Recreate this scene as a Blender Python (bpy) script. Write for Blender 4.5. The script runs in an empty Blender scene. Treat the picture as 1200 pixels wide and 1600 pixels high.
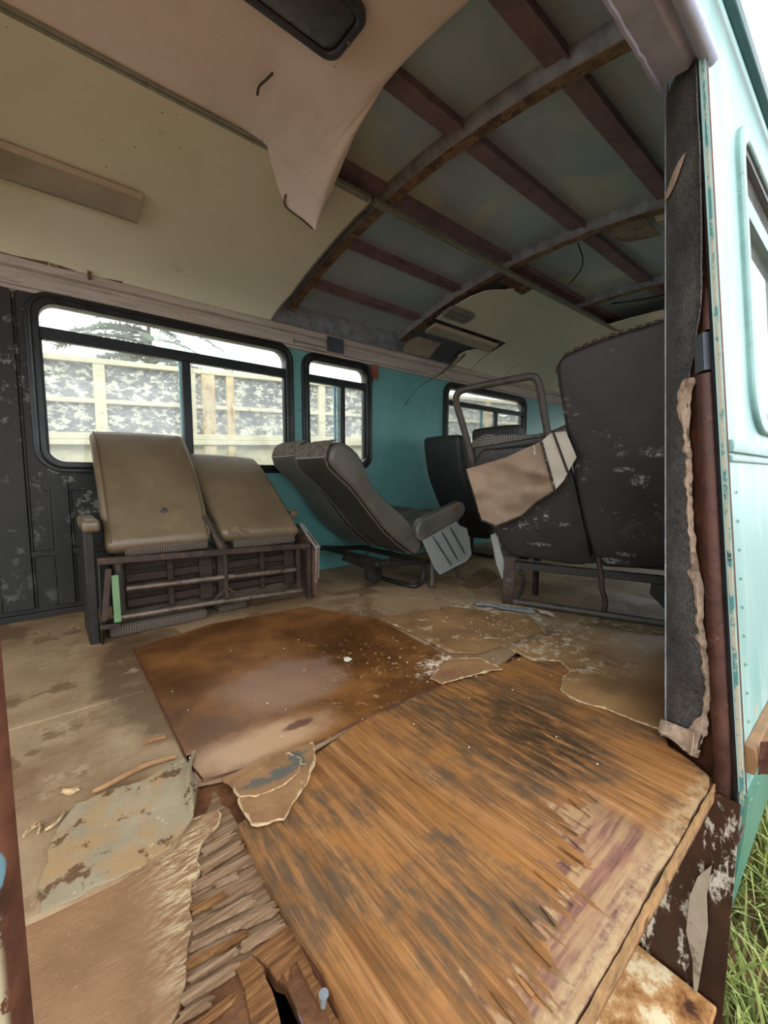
import bpy, bmesh, math, random
from mathutils import Vector, Matrix, noise
random.seed(7)
R = random.Random(11)
scene = bpy.context.scene
COL = scene.collection
V = Vector
rad = math.radians

# ------------------------------------------------------------------ camera
FPX = 647.0
YAW = rad(39.5)
PIT = math.atan(59 / 647.0)
EYE = V((0, 0, .70))
fw = V((math.sin(YAW) * math.cos(PIT), math.cos(YAW) * math.cos(PIT), -math.sin(PIT)))
rt = V((math.cos(YAW), -math.sin(YAW), 0))
upv = V((math.sin(YAW) * math.sin(PIT), math.cos(YAW) * math.sin(PIT), math.cos(PIT)))
cd = bpy.data.cameras.new('camera')
cam = bpy.data.objects.new('camera', cd)
COL.objects.link(cam)
cd.sensor_fit = 'VERTICAL'
cd.sensor_height = 36.0
cd.sensor_width = 27.0
cd.lens = 36.0 * FPX / 1600.0
cd.clip_start = .02
cd.clip_end = 300
rm = Matrix((rt, upv, -fw)).transposed()
cam.matrix_world = Matrix.Translation(EYE) @ rm.to_4x4()
scene.camera = cam


def ray(x, y):
    return fw + rt * ((x - 600) / FPX) - upv * ((y - 800) / FPX)


def at(x, y, X=None, Y=None, Z=None):
    """the point of the plane X=, Y= or Z= seen at a photo pixel (survey of the real place)"""
    d = ray(x, y)
    i, v = (0, X) if X is not None else (1, Y) if Y is not None else (2, Z)
    return EYE + d * ((v - EYE[i]) / d[i])


def onplane(x, y, p0, n):
    d = ray(x, y)
    return EYE + d * ((p0 - EYE).dot(n) / d.dot(n))


# ------------------------------------------------------------------ mesh helpers
class MB:
    def __init__(s):
        s.v = []
        s.f = []

    def add(s, vs, fs):
        b = len(s.v)
        s.v += [V(p) for p in vs]
        s.f += [tuple(i + b for i in f) for f in fs]
        return s

    def box(s, x0, x1, y0, y1, z0, z1, M=None):
        vs = [V((x, y, z)) for x in (x0, x1) for y in (y0, y1) for z in (z0, z1)]
        if M:
            vs = [M @ p for p in vs]
        return s.add(vs, [(0, 1, 3, 2), (4, 6, 7, 5), (0, 4, 5, 1), (2, 3, 7, 6), (0, 2, 6, 4), (1, 5, 7, 3)])

    def bar(s, p, q, w, h, up=(0, 0, 1)):
        p, q = V(p), V(q)
        d = (q - p).normalized()
        up = V(up)
        a = d.cross(up).normalized()
        b = a.cross(d).normalized()
        vs = []
        for c in (p, q):
            for i, j in ((-1, -1), (1, -1), (1, 1), (-1, 1)):
                vs.append(c + a * (i * w / 2) + b * (j * h / 2))
        return s.add(vs, [(0, 3, 2, 1), (4, 5, 6, 7), (0, 1, 5, 4), (1, 2, 6, 5), (2, 3, 7, 6), (3, 0, 4, 7)])

    def tube(s, pts, r, n=10, flat=1.0):
        pts = [V(p) for p in pts]
        rs = r if isinstance(r, (list, tuple)) else [r] * len(pts)
        rings = []
        pa = None
        for i, p in enumerate(pts):
            d = (pts[min(i + 1, len(pts) - 1)] - pts[max(i - 1, 0)]).normalized()
            if pa is None:
                u = V((0, 0, 1)) if abs(d.z) < .9 else V((1, 0, 0))
                a = d.cross(u).normalized()
            else:
                a = (pa - d * pa.dot(d)).normalized()
            pa = a
            b = d.cross(a)
            rings.append([p + a * (math.cos(t) * rs[i]) + b * (math.sin(t) * rs[i] * flat) for t in [2 * math.pi * k / n for k in range(n)]])
        return s.loft(rings)

    def loft(s, rings, cap=True, closed=True):
        n = len(rings[0])
        b = len(s.v)
        for r in rings:
            s.v += [V(p) for p in r]
        m = n if closed else n - 1
        for i in range(len(rings) - 1):
            for j in range(m):
                k = (j + 1) % n
                s.f.append((b + i * n + j, b + i * n + k, b + (i + 1) * n + k, b + (i + 1) * n + j))
        if cap and closed:
            s.f.append(tuple(b + j for j in reversed(range(n))))
            s.f.append(tuple(b + (len(rings) - 1) * n + j for j in range(n)))
        return s

    def sheet(s, rows, t):
        """grid of points turned into a closed shell of thickness t (t: float along the normals)"""
        n, m = len(rows), len(rows[0])
        P = [[V(p) for p in r] for r in rows]
        Nn = []
        for i in range(n):
            for j in range(m):
                a = P[min(i + 1, n - 1)][j] - P[max(i - 1, 0)][j]
                c = P[i][min(j + 1, m - 1)] - P[i][max(j - 1, 0)]
                w = a.cross(c)
                Nn.append(w.normalized() if w.length > 1e-9 else V((0, 0, 1)))
        top = [P[i][j] for i in range(n) for j in range(m)]
        bot = [top[k] + Nn[k] * t for k in range(n * m)]
        N = n * m
        fs = []
        for i in range(n - 1):
            for j in range(m - 1):
                a, b, c, d = i * m + j, i * m + j + 1, (i + 1) * m + j + 1, (i + 1) * m + j
                fs.append((a, d, c, b))
                fs.append((N + a, N + b, N + c, N + d))
        rim = [(0, j) for j in range(m)] + [(i, m - 1) for i in range(1, n)] + [(n - 1, j) for j in range(m - 2, -1, -1)] + [(i, 0) for i in range(n - 2, 0, -1)]
        for k in range(len(rim)):
            a = rim[k][0] * m + rim[k][1]
            b = rim[(k + 1) % len(rim)][0] * m + rim[(k + 1) % len(rim)][1]
            fs.append((a, b, N + b, N + a))
        return s.add(top + bot, fs)

    def plate(s, outline, off):
        """a flat piece with a traced outline and real thickness"""
        n = len(outline)
        off = V(off)
        a = [V(p) for p in outline]
        return s.add(a + [p + off for p in a], [tuple(range(n)), tuple(range(2 * n - 1, n - 1, -1))] + [(i, n + i, n + (i + 1) % n, (i + 1) % n) for i in range(n)])

    def slab(s, outline2, frame, t, r=.02, bulge=0.0):
        """cushion: outline in the (s,h) plane of frame=(origin,u,v,w), thickness t along w, edges rounded by r"""
        o, u, v, w = frame
        n = len(outline2)
        pts = [V(p).to_2d() if len(p) > 2 else V(p) for p in outline2]
        area = sum(pts[i].x * pts[(i + 1) % n].y - pts[(i + 1) % n].x * pts[i].y for i in range(n))
        if area < 0:
            pts.reverse()
        nor = []
        for i in range(n):
            e1 = (pts[i] - pts[i - 1]).normalized()
            e2 = (pts[(i + 1) % n] - pts[i]).normalized()
            q = V((-(e1.y + e2.y), e1.x + e2.x))
            nor.append(q.normalized() if q.length > 1e-6 else V((-e1.y, e1.x)))
        cen = sum(pts, V((0, 0))) / n

        def ring(ins, d):
            return [o + u * (pts[i] + nor[i] * ins).x + v * (pts[i] + nor[i] * ins).y + w * d for i in range(n)]
        rings = []
        for k in range(5):
            a = k / 4 * math.pi / 2
            rings.append(ring(r * (1 - math.sin(a)), r * (1 - math.cos(a))))
        for k in range(5):
            a = (4 - k) / 4 * math.pi / 2
            rings.append(ring(r * (1 - math.sin(a)), t - r * (1 - math.cos(a))))
        # inner rings to the centre so the faces can bulge
        def inner(base, d, sg):
            out = []
            for k, f in enumerate((.75, .5, .25)):
                z = d + sg * bulge * (1 - f * f)
                out.append([o + u * c.x + v * c.y + w * z for c in [cen + (pts[i] + nor[i] * r - cen) * f for i in range(n)]])
            return out
        front = list(reversed(inner(None, 0, -1)))
        back = inner(None, t, 1)
        return s.loft(front + rings + back)

    def prof(s, profile, frame, width, r=.02, bulge=0.0):
        """loft a closed (a,b) profile along u for width with rounded ends; frame=(origin,u,A,B)"""
        o, u, A, B = frame
        n = len(profile)
        pts = [V(p) for p in profile]
        area = sum(pts[i].x * pts[(i + 1) % n].y - pts[(i + 1) % n].x * pts[i].y for i in range(n))
        if area < 0:
            pts.reverse()
        nor = []
        for i in range(n):
            e1 = (pts[i] - pts[i - 1]).normalized()
            e2 = (pts[(i + 1) % n] - pts[i]).normalized()
            q = V((-(e1.y + e2.y), e1.x + e2.x))
            nor.append(q.normalized())
        rings = []
        st = [(0, r), (r * .08, r * .6), (r * .3, r * .29), (r * .65, r * .07), (r, 0)]
        full = st + [(width * f, -bulge * (1 - (2 * f - 1) ** 2)) for f in (.25, .5, .75)] + [(width - a, b) for a, b in reversed(st)]
        for x, ins in full:
            rings.append([o + u * x + A * (pts[i] + nor[i] * ins).x + B * (pts[i] + nor[i] * ins).y for i in range(n)])
        return s.loft(rings)


def smooth_poly(pts, it=2, closed=True):
    pts = [V(p) for p in pts]
    for _ in range(it):
        out = []
        n = len(pts)
        rng = n if closed else n - 1
        if not closed:
            out.append(pts[0])
        for i in range(rng):
            a, b = pts[i], pts[(i + 1) % n]
            out += [a * .75 + b * .25, a * .25 + b * .75]
        if not closed:
            out.append(pts[-1])
        pts = out
    return pts


def rag(pts, step=.02, amp=.01, seed=0.0, skip=()):
    """subdivide a closed outline and jitter it; skip: indices of edges kept straight"""
    out = []
    n = len(pts)
    pts = [V(p) for p in pts]
    for i in range(n):
        a, b = pts[i], pts[(i + 1) % n]
        if i in skip:
            out.append(a)
            continue
        k = max(1, int((b - a).length / step))
        for j in range(k):
            p = a.lerp(b, j / k)
            q = V((p.x, p.y, seed))
            d = V((noise.noise(q * 14), noise.noise(q * 14 + V((9, 9, 9))), 0)) + .6 * V((noise.noise(q * 45), noise.noise(q * 45 + V((5, 5, 5))), 0))
            f = min(1, 4 * j / k, 4 * (k - j) / k) if k > 3 else 1
            out.append(p + d * amp * (.4 + .6 * f))
    return out


ORIGIN = {}


def tag(o, label=None, cat=None, group=None, kind=None):
    if label: o['label'] = label
    if cat: o['category'] = cat
    if group: o['group'] = group
    if kind: o['kind'] = kind
    return o


def thing(name, loc, label, cat, group=None, kind=None):
    o = bpy.data.objects.new(name, None)
    o.empty_display_size = .05
    COL.objects.link(o)
    o.location = loc
    ORIGIN[o.name] = V(loc)
    return tag(o, label, cat, group, kind)


def obj(name, mb, m, parent=None, bevel=0.0, ang=38, label=None, cat=None, group=None, kind=None, base=None):
    me = bpy.data.meshes.new(name)
    if parent is not None:
        org = ORIGIN[parent.name]
    elif base is not None:
        org = V(base)
    else:
        lo = V([min(p[i] for p in mb.v) for i in range(3)])
        hi = V([max(p[i] for p in mb.v) for i in range(3)])
        org = V(((lo.x + hi.x) / 2, (lo.y + hi.y) / 2, lo.z))
    me.from_pydata([tuple(p - org) for p in mb.v], [], mb.f)
    bm = bmesh.new()
    bm.from_mesh(me)
    bmesh.ops.remove_doubles(bm, verts=bm.verts, dist=1e-6)
    ng = [f for f in bm.faces if len(f.verts) > 4]
    if ng:
        bmesh.ops.triangulate(bm, faces=ng, ngon_method='EAR_CLIP')
    bmesh.ops.recalc_face_normals(bm, faces=bm.faces)
    ca = rad(ang)
    for e in bm.edges:
        if len(e.link_faces) == 2:
            e.smooth = e.calc_face_angle(0) < ca
        else:
            e.smooth = False
    for f in bm.faces:
        f.smooth = True
    bm.to_mesh(me)
    bm.free()
    me.materials.append(m)
    o = bpy.data.objects.new(name, me)
    COL.objects.link(o)
    if parent is not None:
        o.parent = parent
    else:
        o.location = org
    ORIGIN[o.name] = org
    if bevel:
        md = o.modifiers.new('bevel', 'BEVEL')
        md.width = bevel
        md.segments = 2
        md.limit_method = 'ANGLE'
        md.angle_limit = rad(40)
        md.harden_normals = False
    return tag(o, label, cat, group, kind)


def holed(outer, holes, mp, off):
    """plate with holes: 2-D loops filled, mapped by mp(a,b)->point, thickness by off(point)->point"""
    bm = bmesh.new()
    loops = []
    for lp in [outer] + holes:
        vs = [bm.verts.new((p[0], p[1], 0)) for p in lp]
        for i in range(len(vs)):
            bm.edges.new((vs[i], vs[(i + 1) % len(vs)]))
        loops.append(vs)
    bm.verts.index_update()
    idx = [[v.index for v in l] for l in loops]
    bmesh.ops.triangle_fill(bm, use_beauty=True, use_dissolve=False, edges=bm.edges[:])
    bm.verts.index_update()
    P = [mp(v.co.x, v.co.y) for v in bm.verts]
    F = [tuple(v.index for v in f.verts) for f in bm.faces]
    bm.free()
    n = len(P)
    mb = MB()
    fs = F + [tuple(n + i for i in reversed(f)) for f in F]
    for l in idx:
        for i in range(len(l)):
            a, b = l[i], l[(i + 1) % len(l)]
            fs.append((a, b, n + b, n + a))
    mb.add(P + [off(p) for p in P], fs)
    return mb


def rrect(x0, x1, y0, y1, r, n=6):
    out = []
    for cx, cy, a0 in ((x1 - r, y1 - r, 0), (x0 + r, y1 - r, 90), (x0 + r, y0 + r, 180), (x1 - r, y0 + r, 270)):
        for k in range(n + 1):
            a = rad(a0 + 90 * k / n)
            out.append((cx + r * math.cos(a), cy + r * math.sin(a)))
    return out


# ------------------------------------------------------------------ materials
def hexc(h):
    if not isinstance(h, str):
        return h
    h = h.lstrip('#')
    c = [int(h[i:i + 2], 16) / 255 for i in (0, 2, 4)]
    return tuple((x / 12.92 if x <= .04045 else ((x + .055) / 1.055) ** 2.4) for x in c) + (1,)


class MT:
    def __init__(s, name):
        s.m = bpy.data.materials.new(name)
        s.m.use_nodes = True
        s.t = s.m.node_tree
        s.t.nodes.clear()
        s.out = s.t.nodes.new('ShaderNodeOutputMaterial')

    def n(s, typ, ins=None, o=0, **at_):
        nd = s.t.nodes.new(typ)
        for k, v in at_.items():
            setattr(nd, k, v)
        for k, v in (ins or {}).items():
            sk = nd.inputs[k]
            if isinstance(v, bpy.types.NodeSocket):
                s.t.links.new(v, sk)
            else:
                sk.default_value = v
        return nd.outputs[o] if o is not None else nd

    def pos(s):
        return s.n('ShaderNodeNewGeometry', o=0)

    def oc(s):
        return s.n('ShaderNodeTexCoord', o=3)

    def scl(s, v, k):
        return s.n('ShaderNodeVectorMath', {0: v, 1: k}, operation='MULTIPLY')

    def noi(s, v, sc, d=5, r=.6, dist=0.0):
        return s.n('ShaderNodeTexNoise', {'Vector': v, 'Scale': sc, 'Detail': d, 'Roughness': r, 'Distortion': dist}, o=0)

    def vor(s, v, sc, f='F1', rnd=1.0):
        return s.n('ShaderNodeTexVoronoi', {'Vector': v, 'Scale': sc, 'Randomness': rnd}, o=0, feature=f)

    def st(s, f, a, b, lo=0.0, hi=1.0):
        return s.n('ShaderNodeMapRange', {0: f, 1: a, 2: b, 3: lo, 4: hi}, interpolation_type='SMOOTHSTEP')

    def mx(s, f, a, b, mode='MIX'):
        nd = s.t.nodes.new('ShaderNodeMix')
        nd.data_type = 'RGBA'
        nd.blend_type = mode
        for i, v in ((0, f), (6, a), (7, b)):
            if isinstance(v, bpy.types.NodeSocket):
                s.t.links.new(v, nd.inputs[i])
            else:
                nd.inputs[i].default_value = hexc(v) if i else v
        return nd.outputs[2]

    def ma(s, op, a, b=0.0):
        return s.n('ShaderNodeMath', {0: a, 1: b}, operation=op)

    def rmp(s, f, stops):
        nd = s.t.nodes.new('ShaderNodeValToRGB')
        s.t.links.new(f, nd.inputs[0])
        el = nd.color_ramp.elements
        while len(el) < len(stops):
            el.new(.5)
        for e, (p, c) in zip(el, stops):
            e.position = p
            e.color = hexc(c)
        return nd.outputs[0]

    def bump(s, h, k=.3, d=.01, nrm=None):
        ins = {'Height': h, 'Strength': k, 'Distance': d}
        if nrm is not None:
            ins['Normal'] = nrm
        return s.n('ShaderNodeBump', ins)

    def blob(s, c, r, amt=.5, nsc=6.0, soft=.25, P=None):
        """mask 1 inside an ellipsoid of radii r round world point c, edge broken by noise"""
        P = P or s.pos()
        d = s.n('ShaderNodeVectorMath', {0: P, 1: tuple(c)}, operation='SUBTRACT')
        d = s.n('ShaderNodeVectorMath', {0: d, 1: tuple(1 / x for x in r)}, operation='MULTIPLY')
        L = s.n('ShaderNodeVectorMath', {0: d}, o=1, operation='LENGTH')
        nz = s.noi(P, nsc, 6, .65)
        L = s.ma('ADD', L, s.ma('MULTIPLY', s.ma('SUBTRACT', nz, .5), amt * 4))
        return s.st(L, 1 - soft, 1 + soft, 1.0, 0.0)

    def pr(s, col, rough=.7, metal=0.0, nrm=None, spec=.5, **k):
        ins = {'Base Color': hexc(col) if not isinstance(col, bpy.types.NodeSocket) else col, 'Roughness': rough, 'Metallic': metal, 'Specular IOR Level': spec}
        if nrm is not None:
            ins['Normal'] = nrm
        ins.update(k)
        b = s.n('ShaderNodeBsdfPrincipled', ins)
        s.t.links.new(b, s.out.inputs[0])
        return s.m


def simple(name, col, rough=.6, metal=0.0, var=.25, sc=8.0, dirt=None, dirt_sc=5.0, dirt_lo=.5, dirt_hi=.7, bump=.15, bd=.004, spec=.4, stretch=(1, 1, 1)):
    m = MT(name)
    P = m.scl(m.pos(), stretch)
    a = m.noi(P, sc, 6, .65)
    dk = tuple(x * (1 - var) for x in hexc(col)[:3]) + (1,)
    lt = tuple(min(1, x * (1 + var)) for x in hexc(col)[:3]) + (1,)
    c = m.mx(m.st(a, .3, .7), dk, lt)
    if dirt:
        c = m.mx(m.st(m.noi(P, dirt_sc, 8, .7), dirt_lo, dirt_hi), c, dirt)
    f = m.noi(P, sc * 9, 4, .6)
    return m.pr(c, m.st(a, .2, .8, max(.05, rough - .12), min(1, rough + .12)), metal, m.bump(f, bump, bd), spec)


MAT = {}


SMEARS = (((2.018, .689, .672), (.03, .035, .025)), ((2.007, .623, .79), (.04, .06, .016)), ((2.082, .815, .285), (.04, .06, .014)), ((2.09, .76, .325), (.04, .04, .010)), ((1.963, .998, .453), (.03, .03, .010)), ((1.95, 1.11, .34), (.05, .05, .010)), ((1.98, .745, .72), (.03, .04, .010)))


def build_materials():
    # cream ceiling lining: scratches, specks, grime
    def cream(name, base, base2):
        m = MT(name)
        P = m.pos()
        a = m.noi(P, 3.2, 6, .6)
        c = m.mx(m.st(a, .3, .7), base, base2)
        c = m.mx(m.st(m.noi(P, 1.6, 7, .7), .5, .75, 0, .4), c, '9b927b')
        sc1 = m.noi(m.n('ShaderNodeMapping', {'Vector': P, 'Rotation': (0, 0, .6), 'Scale': (5, 60, 3)}), 2.2, 3, .6, 3.0)
        c = m.mx(m.ma('MULTIPLY', m.st(sc1, .66, .72, 0, .45), m.st(m.noi(P, 2.7, 3, .6), .46, .6)), c, '4f4738')
        sc2 = m.noi(m.n('ShaderNodeMapping', {'Vector': P, 'Rotation': (0, 0, -.9), 'Scale': (6, 70, 3)}), 2.0, 3, .6, 3.4)
        c = m.mx(m.ma('MULTIPLY', m.st(sc2, .64, .70, 0, .4), m.st(m.noi(P, 3.1, 3, .6), .46, .6)), c, 'd8d2bd')
        vs = m.vor(P, 26)
        gate = m.st(m.noi(P, 4.1, 2, .5), .50, .62)
        c = m.mx(m.ma('MULTIPLY', m.st(vs, .06, .10, 1, 0), gate), c, '2b261f')
        return m.pr(c, m.st(a, .2, .8, .26, .42), 0, m.bump(m.noi(P, 4, 3, .5), .18, .03), .6)
    MAT['cream'] = cream('cream ceiling lining', 'd3d7bd', 'dde1cb')
    MAT['pinkcream'] = cream('pinkish cream lining', 'dcd3c9', 'e3dbd2')

    # roof skin: greenish galvanised sheet, paled toward glare haze; pale patches paint a reflection
    m = MT('greenish roof sheet')
    P = m.pos()
    a = m.noi(P, 2.2, 4, .5)
    c = m.mx(m.st(a, .35, .7), 'a2b3bc', 'b5c5cb')
    c = m.mx(m.st(m.noi(P, 1.7, 2, .4, .8), .60, .66, 0, .7), c, 'c6cdb9')
    c = m.mx(m.st(m.noi(P, 9, 8, .75), .62, .75, 0, .4), c, '8a9494')
    MAT['roofskin'] = m.pr(c, m.st(a, .3, .7, .28, .45), .15, m.bump(m.noi(P, 3, 2, .5), .3, .04), .6)

    MAT['rib'] = simple('dark grey roof rib', '80868a', .6, .1, .3, 14, 'a0a09a', 30, .6, .68)
    MAT['ribrust'] = simple('rusty rib flange', '7f6a52', .8, 0, .35, 20, '54483f', 18, .5, .6)
    MAT['purlin'] = simple('maroon primed purlin', '7b686e', .65, 0, .25, 10, '857060', 16, .6, .68)
    MAT['centretrim'] = simple('dull aluminium cover strip', '8d9080', .45, .3, .2, 20, '55564a', 25, .55, .7)
    MAT['rail'] = simple('dusty cream cove rail', 'a9a096', .6, 0, .14, 6, '7a7068', 9, .54, .74, stretch=(.5, 2, 5))
    MAT['railgrey'] = simple('grey cover plate', '4f545c', .5, .2)

    # far wall: teal paint, scuffs and streaks
    m = MT('teal painted wall')
    P = m.pos()
    a = m.noi(P, 2.4, 6, .6)
    c = m.mx(m.st(a, .3, .7), '568f8d', '689f9b')
    c = m.mx(m.st(m.noi(m.scl(P, (14, 14, 1.2)), 2, 6, .7), .58, .75, 0, .45), c, '87a29b')
    c = m.mx(m.st(m.noi(P, 2.9, 7, .7), .58, .76, 0, .4), c, '566661')
    gate = m.st(m.noi(P, 3.3, 2, .5), .5, .6)
    c = m.mx(m.ma('MULTIPLY', m.st(m.vor(P, 19), .07, .12, 1, 0), gate), c, '15302f')
    MAT['teal'] = m.pr(c, .42, 0, m.bump(m.noi(P, 40, 4, .6), .08, .004), .45)

    # black lining at the rear with chipped paint
    m = MT('black chipped lining')
    P = m.pos()
    a = m.noi(P, 3, 6, .65)
    c = m.mx(m.st(a, .3, .7), '131413', '201f1d')
    ch = m.noi(P, 11, 9, .75)
    g = m.st(m.noi(P, 1.7, 3, .5), .42, .62)
    c = m.mx(m.ma('MULTIPLY', m.st(ch, .55, .59), g), c, '77786f')
    c = m.mx(m.st(m.noi(m.scl(P, (16, 16, 1)), 2, 5, .6), .6, .8, 0, .3), c, '3a362e')
    MAT['blackwall'] = m.pr(c, .55, 0, m.bump(ch, .25, .004), .4)

    MAT['rubber'] = simple('black window rubber', '17191b', .35, 0, .3, 12, '4d4f50', 22, .66, .75)
    MAT['sash'] = simple('black painted sash', '1a1d20', .4, .2, .3, 9, '3a3d40', 30, .6, .7)
    MAT['tealsash'] = simple('pale teal sash edge', '7fb4bd', .35, .1)

    # dusty glass
    m = MT('dusty window glass')
    P = m.pos()
    tr = m.n('ShaderNodeBsdfTransparent', {'Color': (.97, .99, .98, 1)})
    di = m.n('ShaderNodeBsdfDiffuse', {'Color': (.85, .87, .86, 1)})
    tl = m.n('ShaderNodeBsdfTranslucent', {'Color': (.9, .92, .91, 1)})
    d2 = m.n('ShaderNodeMixShader', {0: .5, 1: di, 2: tl})
    f = m.st(m.noi(P, 3.5, 7, .7), .3, .75, .10, .30)
    s1 = m.n('ShaderNodeMixShader', {0: f, 1: tr, 2: d2})
    gl = m.n('ShaderNodeBsdfGlossy', {'Color': (1, 1, 1, 1), 'Roughness': .03})
    s2 = m.n('ShaderNodeMixShader', {0: m.ma('MULTIPLY', m.n('ShaderNodeFresnel', {'IOR': 1.45}), .7), 1: s1, 2: gl})
    m.t.links.new(s2, m.out.inputs[0])
    MAT['glass'] = m.m

    # vinyls
    def vinyl(name, c1, c2, dust, rough, lo=.5, hi=.75, amt=.6, scr=None):
        m = MT(name)
        P = m.pos()
        a = m.noi(P, 4, 6, .6)
        c = m.mx(m.st(a, .3, .7), c1, c2)
        c = m.mx(m.st(m.noi(P, 6, 8, .7), lo, hi, 0, amt), c, dust)
        if scr:
            s = m.noi(m.n('ShaderNodeMapping', {'Vector': P, 'Rotation': (.4, .7, .9), 'Scale': (4, 4, 34)}), 3, 3, .6, 2)
            g = m.st(m.noi(P, 2.6, 3, .6), .48, .62)
            c = m.mx(m.ma('MULTIPLY', m.st(s, .675, .70), g), c, scr)
            sp = m.noi(P, 22, 9, .8)
            g2 = m.st(m.noi(P, 5, 3, .6), .52, .62)
            c = m.mx(m.ma('MULTIPLY', m.st(sp, .56, .62, 0, .8), m.ma('MULTIPLY', g, g2)), c, scr)
            fine = m.noi(P, 70, 8, .8)
            for bc, br_ in SMEARS:
                c = m.mx(m.ma('MULTIPLY', m.blob(bc, br_, .75, 26, .4, P), m.st(fine, .46, .60, 0, .65)), c, scr)
            dots = m.ma('MULTIPLY', m.st(m.vor(P, 40), .05, .10, 1, 0), m.st(m.noi(P, 5, 2, .5), .56, .64))
            c = m.mx(m.ma('MULTIPLY', dots, .6), c, scr)
        b = m.bump(m.noi(P, 220, 2, .5), .12, .002)
        b = m.bump(m.noi(P, 7, 3, .5, .6), .25, .012, b)
        return m.pr(c, m.st(a, .2, .8, rough - .08, rough + .1), 0, b, .5)
    MAT['tan'] = vinyl('dusty tan vinyl', '655642', '73644d', '877459', .38)
    MAT['grey'] = vinyl('grey brown vinyl', '4b4841', '5b574f', '716a5e', .42)
    MAT['greydark'] = vinyl('worn vinyl with painted shade', '28251f', '36322b', '4b443a', .5)  # darkened further to paint the low light under the leaning back
    MAT['black'] = vinyl('black vinyl seat back', '211f1d', '2b2825', '3c342d', .5, scr='b9b7ae')
    MAT['charcoal'] = vinyl('charcoal vinyl', '2c2d2d', '383938', '45443f', .5)

    # woven moquette: light threads in a dark ground
    m = MT('checked woven fabric')
    P = m.pos()
    br = m.n('ShaderNodeTexBrick', {'Vector': m.n('ShaderNodeMapping', {'Vector': P, 'Rotation': (rad(90), 0, 0)}), 'Scale': 62.0, 'Mortar Size': .11, 'Color1': hexc('1c1815'), 'Color2': hexc('27211c'), 'Mortar': hexc('6b6157'), 'Brick Width': .6, 'Row Height': .5}, o=0, offset=0.0)
    MAT['woven'] = m.pr(br, .9, 0, m.bump(m.noi(P, 150, 3, .6), .3, .003), .1)
    m = MT('checked woven top fabric')
    P = m.pos()
    X_ = m.n('ShaderNodeSeparateXYZ', {0: P}, o=None)
    Q = m.n('ShaderNodeCombineXYZ', {0: m.ma('SUBTRACT', m.ma('MULTIPLY', X_.outputs[0], .36), X_.outputs[1]), 1: m.ma('ADD', X_.outputs[2], m.ma('MULTIPLY', X_.outputs[0], .6))})
    br = m.n('ShaderNodeTexBrick', {'Vector': Q, 'Scale': 40.0, 'Mortar Size': .09, 'Color1': hexc('1f2022'), 'Color2': hexc('2b2b2c'), 'Mortar': hexc('8d877c'), 'Brick Width': .5, 'Row Height': .5}, o=0, offset=0.0)
    MAT['wovenflat'] = m.pr(br, .9, 0, None, .1)

    MAT['canvas'] = vinyl('dirty beige cloth backing', '8f7a66', 'a08a74', '6b5747', .85, .48, .72, .6)
    MAT['canvaspale'] = vinyl('pale cloth lining', 'b6ad9e', 'c5bcae', '8a7f70', .85)
    MAT['binding'] = simple('dark frayed binding', '2f2b27', .9, 0, .5, 60, '8f8578', 70, .55, .65)
    MAT['fur'] = simple('worn napped cloth', '6f665b', .95, 0, .4, 60, '3a342e', 40, .5, .65, .8, .006)
    MAT['foamhole'] = simple('torn foam', '7a4632', .9)

    MAT['rustysteel'] = simple('brown rusty steel', '3c3029', .62, .25, .4, 14, '5a4130', 22, .52, .66)
    MAT['wornsteel'] = simple('worn steel rail', '6d6156', .42, .5, .3, 16, '3d3029', 18, .5, .65)
    MAT['blacksteel'] = simple('black painted steel', '26241f', .5, .3, .3, 18, '5b4a3a', 26, .6, .7)
    MAT['tuberust'] = simple('brown rusted tube', '4a4540', .55, .3, .3, 16, '5f5147', 26, .55, .68)
    MAT['green'] = simple('pale green paint', '6c8a62', .5, 0, .15, 10, '5b4a36', 20, .62, .7)
    MAT['woodslat'] = simple('dark stained slat', '30231a', .8, 0, .4, 9, '1d1611', 12, .5, .65, stretch=(1, 8, 8))
    # scratched aluminium kick plate
    m = MT('scratched aluminium plate')
    P = m.pos()
    s = m.noi(P, 34, 8, .8)
    c = m.mx(m.st(s, .56, .68), 'a3a6a2', 'dddac9')
    c = m.mx(m.st(m.noi(P, 9, 6, .65), .52, .74, 0, .5), c, '7d7f78')
    MAT['alu'] = m.pr(c, .45, .35, m.bump(s, .2, .003), .5)
    MAT['groove'] = simple('pressed groove with painted shadow', '4c4e4b', .5, .2)  # dark tone paints the shadow that the pressed grooves show
    MAT['peel'] = simple('peeling brown and cream paint', '5a4436', .75, 0, .3, 14, 'a08f78', 10, .56, .62)

    # ---------------- floor
    m = MT('beige worn floor lining')
    P = m.pos()
    a = m.noi(P, 2.3, 7, .62)
    c = m.mx(m.st(a, .3, .7), '8b7459', 'a08a6c')
    c = m.mx(m.st(m.noi(P, 1.5, 8, .66), .46, .62, 0, .7), c, '6e5238')
    wet = m.st(m.noi(P, 2.8, 5, .55), .575, .59)
    c = m.mx(m.ma('MULTIPLY', wet, .6), c, '5c4632')
    drop = m.ma('MULTIPLY', m.st(m.vor(m.scl(P, (1, 1.3, 1)), 11), .12, .15, 1, 0), m.st(m.noi(P, 3.1, 2, .5), .5, .58))
    c = m.mx(m.ma('MULTIPLY', drop, .55), c, '644c36')
    fl = m.noi(P, 24, 8, .75)
    c = m.mx(m.ma('MULTIPLY', m.st(fl, .62, .66), m.st(m.noi(P, 2, 3, .5), .5, .6)), c, 'c6b392')
    big = m.blob((.25, 1.6, 0), (.16, .42, 1), .35, 4.0, .2, P)
    c = m.mx(m.ma('MULTIPLY', big, .7), c, '4a3624')
    pl = m.noi(P, 5.5, 9, .72)
    c = m.mx(m.st(pl, .55, .60, 0, .45), c, '715539')
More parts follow.
